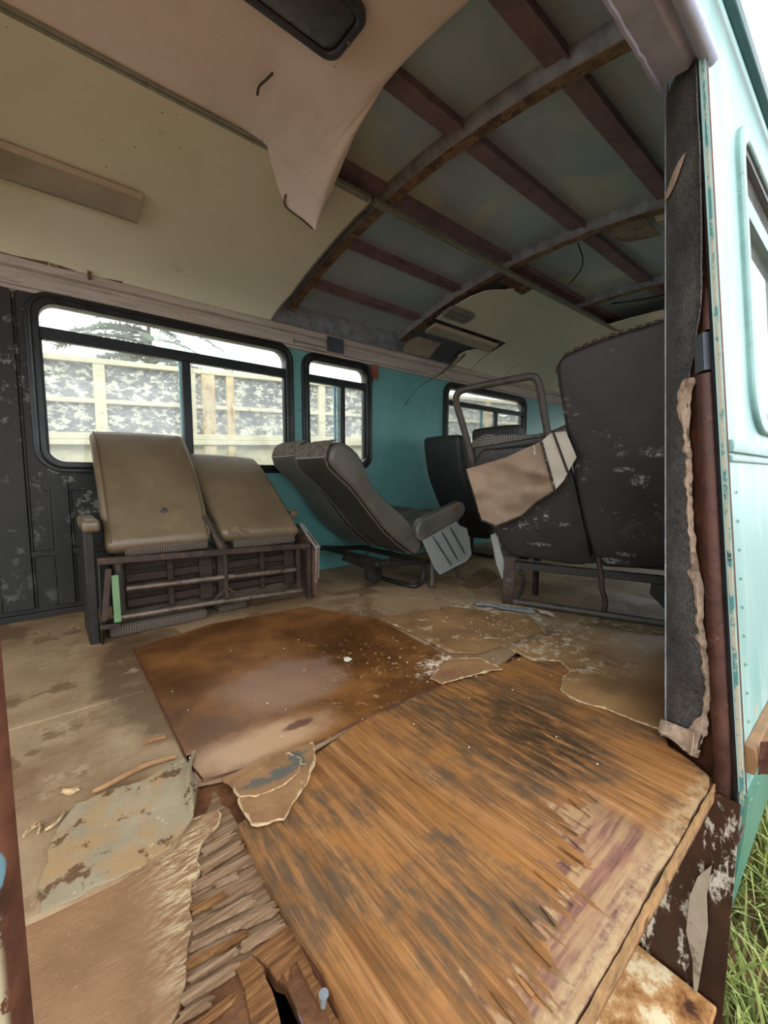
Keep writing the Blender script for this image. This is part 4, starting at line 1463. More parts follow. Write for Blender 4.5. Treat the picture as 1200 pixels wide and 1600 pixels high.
# tear lines in the sagging sheet
def lip(px, zs_, m, w=.006):
    pts = [at(x, y, Z=z) + V((0, 0, -.004)) for (x, y), z in zip(px, zs_)]
    mb = MB()
    mb.tube(smooth_poly(pts, 2, False), w, 6)
    return mb
mb = lip([(402, 146), (404, 132), (414, 124), (426, 112)], [1.925, 1.925, 1.925, 1.928], None, .004)
mb.tube(smooth_poly([at(x, y, Z=z) + V((0, 0, -.003)) for x, y, z in ((446, 303, 1.893), (443, 318, 1.885), (452, 328, 1.873), (470, 340, 1.853), (489, 357, 1.832))], 2, False), .003, 6)
obj('torn_edge', mb, A['rustysteel'], tp)

# ceiling lamps
def lamp(loc, sx, sy, slope, m1, m2, label):
    x, y, z = loc
    root = thing('ceiling_light', loc, label, 'ceiling light')
    o = rrect(-sx / 2, sx / 2, -sy / 2, sy / 2, min(sx, sy) * .22)
    i_ = rrect(-sx / 2 + .022, sx / 2 - .022, -sy / 2 + .022, sy / 2 - .022, min(sx, sy) * .16)
    mb = holed(o, [list(reversed(i_))], lambda a, b: V((x + a, y + b, z + b * slope)), lambda p: p + V((0, 0, -.026)))
    obj('bezel', mb, m1, root, .006)
    mb = MB()
    rings = []
    for f, d in ((1.0, -.006), (1.0, -.014), (.93, -.022), (.8, -.027), (.5, -.030), (.1, -.031)):
        rings.append([V((x + a * f, y + b * f, z + b * f * slope + d)) for a, b in rrect(-sx / 2 + .023, sx / 2 - .023, -sy / 2 + .023, sy / 2 - .023, min(sx, sy) * .16)])
    mb.loft(rings)
    obj('lens', mb, m2, root)
    for a in (-1, 1):
        mb = MB()
        mb.tube([V((x + a * (sx / 2 - .011), y, z - .026)), V((x + a * (sx / 2 - .011), y, z - .029))], .004, 8)
        obj('screw', mb, A['palemetal'], root)
lamp((.56, 1.04, zr(1.04) - .05), .36, .19, .08, A['bezel'], A['lens'], 'grey ceiling lamp on the sagging panel over the doorway')
lamp((2.415, 2.075, zp(2.075) - .005), .27, .115, -.2, A['bezelpale'], A['lensclear'], 'clear ceiling lamp on the broken panel beyond the open roof frame')

# shallow metal channels on the far lining
def channel(x0, x1, y0, y1, h, m, label, rot=0.0):
    root = thing('light_channel', ((x0 + x1) / 2, (y0 + y1) / 2, zp((y0 + y1) / 2)), label, 'light channel')
    mb = MB()
    f = lambda y: zp(y)
    mb.loft([[(x, y0, f(y0) - .012), (x, y0 + .012, f(y0) - h), (x, y1 - .012, f(y1) - h * .7), (x, y1, f(y1) - .012), (x, (y0 + y1) / 2, f((y0 + y1) / 2) - .014)] for x in (x0, (x0 + x1) / 2, x1)])
    obj('body', mb, m, root, .002)
    mb = MB()
    mb.bar((x0, y1 - .008, f(y1) - h * .7), (x1, y1 - .008, f(y1) - h * .7), .012, .006)
    obj('lower_lip', mb, A['centretrim'], root)
channel(-2.0, .395, 2.055, 2.215, .035, A['channel'], 'long shallow metal channel on the rear lining above the long window')
channel(2.33, 3.12, 2.225, 2.335, .04, A['channel'], 'short cream metal channel beside the broken lining')
# scraps of lining beyond the broken panel
def cove_piece(xl, ys, x1, off=.0):
    mb = MB()
    mb.sheet([[(l + (x1 - l) * t + .008 * noise.noise(V((y * 30, t * 4, 1))), y, zp(y) - off) for y, l in zip(ys, xl)] for t in (0, .25, .5, .75, 1)], -.004)
    return mb
obj('board_scrap', cove_piece([2.36, 2.33, 2.31, 2.30, 2.30, 2.32], [2.425, 2.45, 2.48, 2.51, 2.54, 2.575], 2.62), A['boardtan'], label='tan board scrap still fixed in the cove past the narrow window', cat='board scrap')
obj('board_scrap', cove_piece([2.63, 2.63, 2.63, 2.63], [2.435, 2.48, 2.52, 2.57], 2.86, -.004), A['railgrey'], label='dark grey board scrap right of the tan one in the cove', cat='board scrap')
obj('curled_lining', cove_piece([3.13, 3.02, 2.95, 2.92, 2.90, 2.90, 2.92], [2.345, 2.38, 2.42, 2.46, 2.50, 2.54, 2.58], 3.19, .0), A['cream'], label='torn lining piece left in the cove beside the cream channel', cat='lining piece')
# hanging strips
def strip(px, Y, w, m, label):
    pts = smooth_poly([at(x, y, Y=Y) for x, y in px], 2, False)
    n = len(pts)
    mb = MB()
    mb.sheet([[p + V((w * (1 - .85 * k / (n - 1)) * c, .01 * c, .004 * c)) for c in (-1, 0, 1)] for k, p in enumerate(pts)], .002)
    return obj('hanging_strip', mb, m, label=label, cat='hanging strip', group='strips hanging from the cove')
strip([(722, 548), (705, 570), (680, 590), (655, 602), (640, 622), (633, 632)], 2.50, .028, A['hang'], 'long thin brown strip dangling in front of the teal wall')
strip([(735, 545), (715, 565), (700, 578), (690, 584)], 2.46, .03, A['hang'], 'short wide brown strip hanging above the long dangling one')
mb = MB()
p = at(585, 575, Y=2.585)
mb.sheet([[V((p.x + .03 * c * (1 - .55 * abs(t - .5)) + .01 * t, 2.59 - .012 * math.sin(c * 2), 1.545 - .11 * t)) for c in (-1, -.5, 0, .5, 1)] for t in [k / 6 for k in range(7)]], .002)
obj('hanging_flap', mb, A['foamhole'], label='reddish brown flap hanging at the corner of the narrow window', cat='hanging flap')
mb = MB()
p = at(578, 580, Y=2.595)
mb.plate([V((p.x - .03, 2.60, 1.545)), V((p.x + .06, 2.60, 1.545)), V((p.x + .03, 2.60, 1.40)), V((p.x - .0, 2.60, 1.38))], (0, .006, 0))
obj('dark_patch', mb, A['railgrey'], wall_far)
# remnants in the near roof bays
mb = MB()
c = [(2.36, .86), (2.92, .80), (2.92, .70), (2.36, .74)]
mb.loft([[(x, .70, zr(.70) - .0), (x, .705, zr(.70) - .03), (x, .80, zr(.8) - .03), (x, .81, zr(.8))] for x in (2.37, 2.65, 3.25)])
obj('lining_strip', mb, A['channel'], label='cream metal strip left in the near roof bay by the door post', cat='lining strip')
mb = MB()
mb.plate([V((x, y, zr(y) + .012)) for x, y in ((2.37, .86), (2.37, 1.04), (2.52, 1.05), (2.60, 1.0), (2.62, .86))], (0, 0, .004))
obj('lining_scrap', mb, A['boardtan'], label='pale square lining scrap beside the cream strip in the roof bay', cat='lining scrap')
mb = MB()
mb.tube(smooth_poly([V((2.40, 1.2, zr(1.2) + .01)), V((2.6, 1.25, zr(1.2) - .02)), V((2.8, 1.42, zr(1.4) + .0)), V((2.9, 1.5, zr(1.5) + .03))], 3, False), .004, 6)
obj('loose_cable', mb, A['wire'], label='thin cable sagging across the open roof bay', cat='cable')
mb = MB()
mb.tube(smooth_poly([V((3.33, .75, zr(.75) + .02)), V((3.42, 1.0, zr(1.0) - .03)), V((3.38, 1.2, zr(1.2) - .045)), V((3.4, 1.42, zr(1.42) + .0))], 3, False), .006, 6)
obj('loose_cable', mb, A['wire'], label='black cable looping below the farthest open roof rib', cat='cable')

# ------------------------------------------------------------------ seat A: tipped forward under the long window
Ux, Uy, Uz = V((1, 0, 0)), V((0, 1, 0)), V((0, 0, 1))
sa = thing('bus_seat', (.65, 2.12, 0), 'double seat tipped forward under the long window, smooth tan backs up', 'bus seat')
def tip_profile(pts, t):
    P = [V(p) for p in pts]
    n = []
    for i in range(len(P)):
        d = (P[min(i + 1, len(P) - 1)] - P[max(i - 1, 0)]).normalized()
        n.append(V((d.y, -d.x)))
    back = [P[i] + n[i] * t[i] for i in range(len(P))]
    return P + list(reversed(back))
pA = tip_profile([(2.035, .392), (2.065, .44), (2.14, .56), (2.22, .675), (2.31, .775), (2.38, .838), (2.44, .885), (2.485, .915)], [.085, .095, .10, .10, .10, .09, .075, .055])
pA = smooth_poly([V(p) for p in pA], 1)
mb = MB()
mb.prof([(p.x, p.y) for p in pA], (V((.19, 0, 0)), Ux, Uy, Uz), .425, .03, .004)
ba = obj('backrest', mb, A['tan'], sa, ang=60)
for xx in (.194, .611):
    mb = MB()
    mb.tube([V((xx + (.012 if xx < .4 else -.006), p[0] - .004, p[1] - .001)) for p in ((2.05, .415), (2.14, .56), (2.22, .675), (2.31, .775), (2.38, .838), (2.44, .885), (2.47, .908))], .0035, 6)
    obj('piping', mb, A['tan'], ba)
mb = MB()
c = V((.425, 2.115, .528))
mb.loft([[c + V((math.cos(t) * r, -.012 + h * .8, math.sin(t) * r * .8 + h)) for t in [i * math.pi / 5 for i in range(10)]] for r, h in ((.016, .008), (.010, .004), (.002, .006))])
obj('button_hole', mb, A['greydark'], ba)
pB = tip_profile([(2.045, .385), (2.08, .425), (2.18, .52), (2.27, .61), (2.36, .69), (2.43, .745), (2.49, .785), (2.52, .80)], [.08, .09, .10, .10, .10, .085, .07, .05])
pB = smooth_poly([V(p) for p in pB], 1)
mb = MB()
mb.prof([(p.x, p.y) for p in pB], (V((.665, 0, 0)), Ux + V((0, 0, -.045)), Uy + V((-.13, 0, 0)), Uz + V((0, 0, 0))), .43, .03, .006)
# the sideways shear above is measured from the hinge line
mb.v = [p + V((.13 * 2.06, 0, .02)) for p in mb.v]
bb = obj('backrest', mb, A['tan'], sa, ang=60)
mb = MB()
c = V((.70, 2.055, .395))
mb.sheet([[c + V((.10 * t, -.008 - .012 * math.sin(3 * t + w), .01 + .03 * w - .012 * t + .012 * math.sin(t * 6))) for w in (0, .3, .6, 1)] for t in [k / 8 for k in range(9)]], .003)
obj('loose_fold', mb, A['tan'], bb)
# frame of the overturned base
fr = MB()
rail = lambda a, b, w=.03, h=.028: fr.bar(a, b, w, h)
rail((.155, 2.02, .347), (1.13, 2.02, .307))
fa = obj('base_frame', fr, A['rustysteel'], sa, .003)
for (a, b) in (((.25, 2.02, .217), (.655, 2.02, .202)), ((.675, 2.02, .200), (1.04, 2.02, .182)), ((.225, 2.02, .098), (.66, 2.02, .084)), ((.66, 2.02, .082), (1.075, 2.02, .060))):
    mb = MB()
    mb.tube([a, b], .0135, 10)
    obj('cross_rail', mb, A['wornsteel'], sa)
for x, z0, z1, w in ((.225, .08, .345, .022), (.667, .08, .335, .018), (1.06, .05, .31, .022), (1.125, .0, .315, .022)):
    mb = MB()
    mb.bar((x, 2.03, z0), (x, 2.03, z1), w, .02, (0, 1, 0))
    obj('upright', mb, A['rustysteel'], sa, .002)
mb = MB()
mb.bar((.655, 2.03, .33), (.60, 2.10, .50), .022, .03, (0, 1, 0))
mb.bar((.675, 2.03, .33), (.64, 2.12, .46), .014, .025, (0, 1, 0))
obj('hinge_arm', mb, A['rustysteel'], sa, .002)
for s in (-1, 1):
    mb = MB()
    mb.bar((.667 + s * .075, 2.022, .088), (.667, 2.022, .15), .010, .02, (0, 1, 0))
    obj('gusset', mb, A['rustysteel'], sa)
# slatted underside of the cushions
for x0, x1 in ((.26, .64), (.70, 1.05)):
    mb = MB()
    mb.box(x0, x1, 2.11, 2.125, .10, .33)
    for k in range(4):
        z = .115 + k * .056
        mb.box(x0, x1, 2.085, 2.11, z, z + .034)
    mb.box(x0 + .16, x0 + .185, 2.065, 2.085, .095, .33)
    mb.box(x0 + .30, x0 + .36, 2.07, 2.085, .095, .33)
    obj('cushion_underside', mb, A['woodslat'], sa, .003)
    mb = MB()
    mb.prof(rrect(2.13, 2.30, .03, .34, .03, 3), (V((x0 - .04, 0, 0)), Ux, Uy, Uz), x1 - x0 + .06, .02)
    obj('seat_cushion', mb, A['woven'], sa)
for x0, x1, z0, z1, y0 in ((.26, .60, .345, .385, 2.045), (.72, 1.06, .325, .372, 2.05)):
    mb = MB()
    mb.prof(rrect(y0, y0 + .06, z0, z1, .012, 3), (V((x0, 0, 0)), Ux, Uy, Uz), x1 - x0, .012)
    obj('woven_edge', mb, A['woven'], sa)
for x0, x1, z1 in ((.185, .585, .050), (.65, .80, .034)):
    mb = MB()
    mb.prof(rrect(2.055 if x0 < .5 else 2.10, 2.2, .001, z1, .012, 3), (V((x0, 0, 0)), Ux, Uy + V((0, 0, 0)), Uz), x1 - x0, .012)
    obj('cushion_front', mb, A['woven'], sa)
# left arm panel and struts
mb = MB()
mb.box(.115, .15, 2.035, 2.30, .0, .47)
mb.bar((.155, 2.02, .0), (.16, 2.02, .345), .008, .03, (0, 1, 0))
obj('arm_panel', mb, A['blacksteel'], sa, .006)
mb = MB()
mb.prof(rrect(2.0, 2.31, .468, .518, .015, 3), (V((.112, 0, 0)), Ux, Uy, Uz), .06, .012)
obj('armrest', mb, A['tan'], sa)
mb = MB()
mb.bar((.212, 2.005, .085), (.21, 2.005, .285), .026, .012, (0, 1, 0))
obj('green_strut', mb, A['green'], sa, .002, label='pale green strut')
mb = MB()
mb.bar((.165, 2.0, .10), (.19, 2.0, .315), .022, .012, (0, 1, 0))
mb.bar((.15, 2.01, .075), (.215, 2.01, .07), .02, .02)
obj('brace', mb, A['rustysteel'], sa, .002)
# right side panel with peeling skin
mb = MB()
o_ = [(2.0, .02), (1.985, .12), (1.965, .30), (2.03, .345), (2.16, .41), (2.30, .40), (2.30, .05), (2.15, .02)]
mb.plate([V((1.145, a, b)) for a, b in o_], (.014, 0, 0))
pn = obj('side_panel', mb, A['peel'], sa, .002)
mb = MB()
mb.bar((1.15, 1.965, .298), (1.15, 2.16, .413), .03, .006)
mb.bar((1.15, 1.968, .30), (1.155, 1.99, .12), .02, .006, (0, 1, 0))
obj('bright_edge', mb, A['alu'], pn)
mb = MB()
mb.prof(rrect(2.20, 2.42, .44, .49, .018, 3), (V((1.11, 0, 0)), Ux, Uy, Uz), .05, .012)
obj('armrest', mb, A['tan'], sa)

# ------------------------------------------------------------------ seat B: tilted back by the narrow window
sb = thing('bus_seat', (1.85, 2.1, 0), 'grey double seat tilted back beside the narrow window, aluminium side plate', 'bus seat')
profB = [(1.705, .215), (1.672, .240), (1.58, .30), (1.474, .383), (1.39, .475), (1.31, .565), (1.235, .645), (1.17, .695), (1.118, .742), (1.100, .785), (1.115, .835), (1.160, .866), (1.226, .848), (1.295, .795), (1.335, .72), (1.360, .665), (1.390, .622), (1.45, .573), (1.515, .522), (1.645, .428), (1.725, .345), (1.755, .26)]
pb_ = [(p.x, p.y) for p in smooth_poly([V(p) for p in profB], 1)]
for y0, dx, dz, sc in ((1.752, 0, 0, 1), (2.16, .055, .025, 1.0)):
    mb = MB()
    mb.prof([(a + dx * (b - .2) / .65, b + dz * (b - .2) / .65) for a, b in pb_], (V((0, y0, 0)), Uy, Ux, Uz), .36, .028, .004)
    bk = obj('backrest', mb, A['grey'], sb, ang=60)
    # vinyl covering the rear face, set just proud; near one darkened as painted shade
    rear = [(1.665, .236), (1.58, .292), (1.474, .375), (1.39, .467), (1.31, .557), (1.235, .637), (1.17, .687), (1.113, .736), (1.094, .783)]
    rows = []
    ns = 8
    for a, b in rear:
        a2, b2 = a + dx * (b - .2) / .65, b + dz * (b - .2) / .65
        rows.append([V((a2 - .004, y0 + .03 + .30 * k / ns, b2 - .004)) for k in range(ns + 1)])
    mb = MB()
    mb.sheet(rows, .003)
    obj('rear_cover', mb, A['greydark'] if y0 < 2 else A['grey'], bk)
    for yy in (y0 + .03, y0 + .33):
        mb = MB()
        mb.tube([V((a + dx * (b - .2) / .65 - .005, yy, b + dz * (b - .2) / .65 - .004)) for a, b in rear], .005, 6)
        obj('piping', mb, A['grey'], bk)
    mb = MB()
    mb.tube([V((rear[-1][0] + dx * .9 - .004, y0 + .03 + .3 * k / 6, rear[-1][1] + dz * .9)) for k in range(7)], .006, 6)
    obj('piping', mb, A['grey'], bk)
    mb = MB()
    top_ = [(1.094, .775), (1.097, .80), (1.108, .835), (1.13, .857), (1.16, .870)]
    mb.sheet([[V((a + dx * (b - .2) / .65 - .003, y0 + .015 + .33 * k / 14 , b + dz * (b - .2) / .65 + .003 + .003 * noise.noise(V((a * 60, k * .9, y0))))) for k in range(15)] for a, b in top_], .003)
    obj('worn_top', mb, A['fur'], bk)
mb = MB()
mb.prof([(1.70, .28), (1.74, .345), (1.85, .375), (2.05, .435), (2.14, .45), (2.17, .42), (2.15, .36), (2.0, .30), (1.8, .235), (1.72, .235)], (V((0, 1.81, 0)), Uy, Ux, Uz), .36, .03)
obj('seat_cushion', mb, A['grey'], sb, ang=60)
mb = MB()
mb.prof([(1.70, .28), (1.74, .345), (1.85, .375), (2.05, .435), (2.14, .45), (2.17, .42), (2.15, .36), (2.0, .30), (1.8, .235), (1.72, .235)], (V((0, 2.2, 0)), Uy, Ux, Uz), .34, .03)
obj('seat_cushion', mb, A['grey'], sb, ang=60)
arm = [(1.668, .395), (1.70, .435), (1.85, .478), (2.03, .530), (2.075, .520), (2.10, .478), (2.085, .44), (2.03, .405), (1.86, .355), (1.70, .305), (1.672, .325)]
for y0 in (1.715, 2.53):
    mb = MB()
    mb.prof(arm, (V((0, y0, 0)), Uy, Ux, Uz), .06, .016)
    ar = obj('armrest', mb, A['grey'], sb, ang=60)
    if y0 < 2:
        mb = MB()
        c = V((2.01, 1.713, .487))
        mb.plate(rag([c + V((math.cos(t) * .021, 0, math.sin(t) * .018)) for t in [k * .63 for k in range(10)]], .008, .006, 3), (0, .004, 0))
        obj('foam_tear', mb, A['foamhole'], ar)
mb = MB()
kp = [at(x, y, Y=1.735) for x, y in ((660, 843), (712, 813), (718, 822), (729, 826), (733, 845), (736, 866), (728, 876), (687, 897), (680, 888))]
mb.plate(kp, (0, .012, 0))
pl = obj('side_plate', mb, A['alu'], sb, .003, label='scratched aluminium side plate')
for (a, b), (c, d) in (((676, 838), (706, 884)), ((690, 830), (716, 876)), ((703, 823), (727, 866))):
    p, q = at(a, b, Y=1.732), at(c, d, Y=1.732)
    mb = MB()
    mb.tube([p, p.lerp(q, .2), p.lerp(q, .8), q], [.003, .009, .009, .003], 6, .6)
    obj('pressed_rib', mb, A['groove'], pl)
mb = MB()
mb.tube(kp + [kp[0]], .004, 6)
obj('rolled_edge', mb, A['alu'], pl)
mb = MB()
mb.bar((1.42, 1.80, .195), (1.86, 1.80, .150), .03, .03)
mb.bar((1.42, 2.46, .195), (1.86, 2.46, .150), .03, .03)
mb.bar((1.80, 1.79, .16), (1.80, 2.48, .16), .03, .03)
mb.bar((1.50, 1.79, .19), (1.50, 2.48, .19), .03, .03)
obj('base_frame', mb, A['blacksteel'], sb, .003)
mb = MB()
mb.tube(smooth_poly([V((1.80, 1.80, .15)), V((1.81, 1.80, .10)), V((1.79, 1.80, .03)), V((1.73, 1.80, .016)), V((1.715, 1.83, .016)), V((1.705, 1.95, .016)), V((1.70, 2.14, .016))], 2, False), .015, 8)
obj('leg', mb, A['blacksteel'], sb)
for a, b in (((1.86, 1.78, .17), (1.83, 1.752, 0)), ((2.06, 1.80, .17), (2.127, 1.772, 0)), ((1.86, 2.44, .17), (1.84, 2.46, 0)), ((2.06, 2.44, .17), (2.12, 2.46, 0))):
    mb = MB()
    mb.tube([a, V(a).lerp(V(b), .6), b], .0135, 8)
    mb.box(b[0] - .02, b[0] + .02, b[1] - .02, b[1] + .02, 0, .006)
    obj('leg', mb, A['tuberust'], sb)
mb = MB()
c = V((1.50, 1.92, .105))
mb.loft([[c + V((math.cos(t) * r, d, math.sin(t) * r)) for t in [k * math.pi / 8 for k in range(16)]] for r, d in ((.035, -.03), (.05, -.025), (.05, .025), (.035, .03))])
mb.bar((1.44, 1.92, .19), (1.52, 1.92, .06), .03, .05)
mb.bar((1.38, 2.05, .20), (1.56, 2.05, .12), .04, .04)
obj('recline_mechanism', mb, A['blacksteel'], sb)

# ------------------------------------------------------------------ seat C: far dark seat under window 3
sc_ = thing('bus_seat', (2.9, 2.1, 0), 'charcoal double seat against the teal wall under the far window', 'bus seat')
rearC = [(2.93, .14), (2.90, .165), (2.82, .265), (2.724, .368), (2.64, .50), (2.575, .62), (2.535, .71), (2.505, .85), (2.487, .97)]
topC = [(2.50, 1.0), (2.54, 1.01), (2.60, .985), (2.645, .88), (2.66, .76), (2.70, .66), (2.77, .55), (2.86, .43), (2.96, .33), (3.0, .20)]
pc = [(p.x, p.y) for p in smooth_poly([V(p) for p in rearC + topC], 1)]
for y0, dz, dx, w in ((2.12, 0, 0, .39), (1.63, .035, .03, .40)):
    mb = MB()
    mb.prof([(a + dx, b + dz * (b > .5)) for a, b in pc], (V((0, y0, 0)), Uy, Ux, Uz), w, .03, .004)
    obj('backrest', mb, A['charcoal'], sc_, ang=60)
    mb = MB()
    mb.prof(rrect(2.92, 3.38, .27, .40, .04, 3), (V((0, y0, 0)), Uy, Ux, Uz), w, .03)
    obj('seat_cushion', mb, A['charcoal'], sc_)
mb = MB()
mb.bar((2.90, 1.63, .19), (2.90, 2.52, .19), .03, .03)
mb.bar((3.3, 1.63, .22), (3.3, 2.52, .22), .03, .03)
mb.bar((2.90, 1.66, .19), (3.3, 1.66, .22), .03, .03)
mb.bar((2.90, 2.50, .19), (3.3, 2.50, .22), .03, .03)
obj('base_frame', mb, A['blacksteel'], sc_)
for x in (2.90, 3.30):
    for y in (1.66, 2.30):
        mb = MB()
        mb.tube([(x, y, .21), (x, y, .01)], .016, 8)
        mb.box(x - .03, x + .03, y - .03, y + .03, 0, .008)
        obj('leg', mb, A['blacksteel'], sc_)
mb = MB()
mb.bar((2.86, 2.05, .016), (2.86, 2.52, .016), .03, .03)
obj('floor_bar', mb, A['blacksteel'], sc_)

# ------------------------------------------------------------------ seat E: right-hand double seat by the door post
B0, B1 = V((1.929, 1.218, 0)), V((2.168, .589, 0))
eE = (B1 - B0).normalized()
nE = V((-eE.y, eE.x, 0))
ALP = rad(15)
uE = V((-nE.x * math.sin(ALP), -nE.y * math.sin(ALP), math.cos(ALP)))
wE = V((nE.x * math.cos(ALP), nE.y * math.cos(ALP), math.sin(ALP)))
O_E = V((B0.x, B0.y, .28))
def PE(s, h, d=0.0):
    return O_E + eE * s + uE * h + wE * d
def SH(x, y, d=0.0):
    p = onplane(x, y, O_E + wE * d, wE) - O_E
    return (p.dot(eE), p.dot(uE))
se = thing('bus_seat', (B0.x + .3, .95, 0), 'black double seat by the door post, one back stripped to bare tube', 'bus seat')
ol = [SH(932, 886), SH(915, 830), SH(900, 765), SH(882, 660), SH(869, 585), SH(872, 562), SH(890, 550), SH(950, 526), SH(1046, 497), (.66, 1.075), (.72, .9), (.76, .6), (.80, .2), (.81, .0), (.78, -.03), SH(1044, 890), SH(985, 890)]
ol = [V(p) for p in ol]
mb = MB()
mb.slab([tuple(p) for p in smooth_poly(ol, 1)], (O_E, eE, uE, wE), .11, .022, .010)
bk = obj('backrest', mb, A['black'], se, ang=60, label='whole black back with white scratches')
ring = [PE(p.x, p.y, .012) for p in smooth_poly(ol, 1)]
mb = MB()
sel = [PE(*SH(x, y), .02) for x, y in ((869, 585), (872, 562), (890, 549), (920, 536), (950, 525), (1000, 510), (1046, 496))] + [PE(.66, 1.08, .02)]
mb.tube(smooth_poly(sel, 1, False), .009, 6)
obj('woven_piping', mb, A['woven'], bk)
# stripped back: lower black cover
ol2 = [SH(737, 705), SH(745, 770), SH(758, 815), SH(775, 840), SH(790, 868), SH(802, 872), SH(850, 878), SH(905, 887), SH(927, 880), SH(918, 835), SH(905, 780), SH(885, 712), SH(868, 690), SH(800, 700)]
mb = MB()
mb.slab([tuple(p) for p in smooth_poly([V(p) for p in ol2], 1)], (O_E + wE * .012, eE, uE, wE), .085, .018, .006)
b2 = obj('backrest', mb, A['black'], se, ang=60, label='stripped back, black cover left on its lower half')
mb = MB()
mb.tube(smooth_poly([PE(*SH(x, y), -.002) for x, y in ((922, 880), (905, 800), (893, 745), (880, 705), (870, 690))], 2, False), .006, 6)
mb.tube(smooth_poly([PE(*SH(x, y), -.002) for x, y in ((800, 873), (850, 879), (905, 888))], 2, False), .005, 6)
obj('piping', mb, A['greydark'], b2)
mb = MB()
tb = [PE(*SH(x, y, .02), .02) for x, y in ((741, 735), (733, 700), (722, 660), (711, 625), (716, 612), (730, 607), (780, 597), (826, 588), (837, 589), (843, 600), (849, 640), (858, 690), (862, 720))]
mb.tube(smooth_poly(tb, 2, False), .0175, 12)
obj('tube_frame', mb, A['tuberust'], se, label='bare bent tube frame')
# dark band between the tubes and folded cover behind
mb = MB()
mb.slab([SH(738, 700, .05), SH(862, 680, .05), SH(868, 715, .05), SH(742, 740, .05)], (O_E + wE * .035, eE, uE, wE), .04, .01)
obj('inner_pad', mb, A['charcoal'], se)
rows = []
for k in range(15):
    t = k / 14
    a = SH(738 + (885 - 738) * t, 702 - 30 * t ** 1.5, .07)
    b = SH(738 + (885 - 738) * t, 692 - 30 * t ** 1.5 - 4 * math.sin(t * 5), .11)
    rows.append([PE(a[0], a[1] - .02, .06), PE(a[0], a[1] + .008, .075), PE(b[0], b[1] + .01 * math.sin(t * 7), .10), PE(b[0], b[1] - .03, .135)])
mb = MB()
mb.sheet(rows, .004)
obj('woven_cover', mb, A['wovenflat'], se)
fc = [SH(735, 690, .12), SH(765, 675, .12), SH(785, 690, .12), SH(800, 703, .12), SH(740, 703, .12)]
mb = MB()
mb.slab([tuple(p) for p in smooth_poly([V(p) for p in fc[:2]] + [V(p) for p in fc[2:]], 1)], (O_E + wE * .115, eE, uE, wE), .03, .008)
obj('folded_cloth', mb, A['wovenflat'], se, ang=60)
# torn cover hanging inside out
def edge_pts(px, n):
    P = [V((x, y, 0)) for x, y in px]
    L = [0]
    for a, b in zip(P, P[1:]):
        L.append(L[-1] + (b - a).length)
    out = []
    for k in range(n):
        d = L[-1] * k / (n - 1)
        for i in range(len(P) - 1):
            if d <= L[i + 1] + 1e-6:
                out.append(P[i].lerp(P[i + 1], (d - L[i]) / (L[i + 1] - L[i])))
                break
    return out
def cloth(top, bot, nu, nv, d0, seed, m, amp=.012, thick=.003):
    T, Bq = edge_pts(top, nu), edge_pts(bot, nu)
    rows = []
    for j in range(nv):
        t = j / (nv - 1)
        r = []
        for k in range(nu):
            p = T[k].lerp(Bq[k], t)
            d = d0(t) + amp * (noise.noise(V((p.x * .018 + p.y * .012, p.y * .030, seed))) + .5 * noise.noise(V((p.x * .03 + p.y * .03, p.y * .06 - p.x * .02, seed + 4))))
            q = SH(p.x, p.y, d)
            r.append(PE(q[0], q[1], d))
        rows.append(r)
    mb = MB()
    mb.sheet(rows, thick)
    return mb, rows
mb, rows = cloth([(728, 733), (790, 715), (846, 690)], [(752, 812), (775, 822), (815, 806), (838, 785), (868, 766)], 40, 24, lambda t: -.03 - .03 * math.sin(t * 2.6), 1.0, A['canvas'], .026)
# gather the left edge inward below the top corner
tc = obj('torn_cover', mb, A['canvas'], se, ang=70, label='beige torn cover hanging inside out')
mb = MB()
mb.tube([p + wE * -.003 for p in rows[-1]], .006, 6)
mb.tube([r[0] + wE * -.002 for r in rows], .004, 6)
obj('frayed_binding', mb, A['binding'], tc)
mb, rows = cloth([(846, 690), (862, 676), (884, 674)], [(867, 766), (880, 752), (901, 714)], 10, 10, lambda t: -.035 - .03 * t, 7.0, A['canvaspale'], .02)
tf = obj('torn_flap', mb, A['canvaspale'], se, ang=70, label='pale torn flap at the corner')
mb = MB()
mb.tube([r[5] + wE * -.004 for r in rows], .006, 6)
mb.tube([r[0] + wE * -.004 for r in rows], .007, 6)
obj('frayed_binding', mb, A['binding'], tf)
mb = MB()
c = PE(*SH(834, 706, -.04), -.04)
mb.tube(smooth_poly([c + uE * .03, c + uE * .012 + eE * .006, c - uE * .004, c - uE * .012 + eE * .004, c - uE * .004 + eE * .010], 2, False), .003, 6)
obj('loose_thread', mb, A['flake'], tc)
# frame and legs
def G(s, z, d=0.0):
    return B0 + eE * s + nE * d + V((0, 0, z))
mb = MB()
mb.bar(G(-.02, .218), G(.80, .221), .03, .038)
mb.bar(G(-.02, .225, .38), G(.80, .225, .38), .03, .035)
mb.bar(G(0, .225), G(0, .225, .38), .03, .03)
mb.bar(G(.78, .225), G(.78, .225, .38), .03, .03)
obj('base_frame', mb, A['blacksteel'], se, .003)
mb = MB()
mb.tube([G(-.02, .02), G(.3, .02), G(.80, .02)], .019, 10)
obj('floor_bar', mb, A['tuberust'], se)
mb = MB()
mb.sheet([[G(s, z, -.012 - .01 * math.sin(z * 20)) for s in (-.075, -.045, -.015)] for z in (.0, .03, .08, .14, .20, .26)], .006)
obj('leg', mb, A['rustysteel'], se, .002)
mb = MB()
mb.tube(smooth_poly([G(.0, .2), G(.03, .16), G(.028, .09), G(.005, .05), G(.0, .02)], 2, False), .010, 8)
obj('leg', mb, A['blacksteel'], se)
mb = MB()
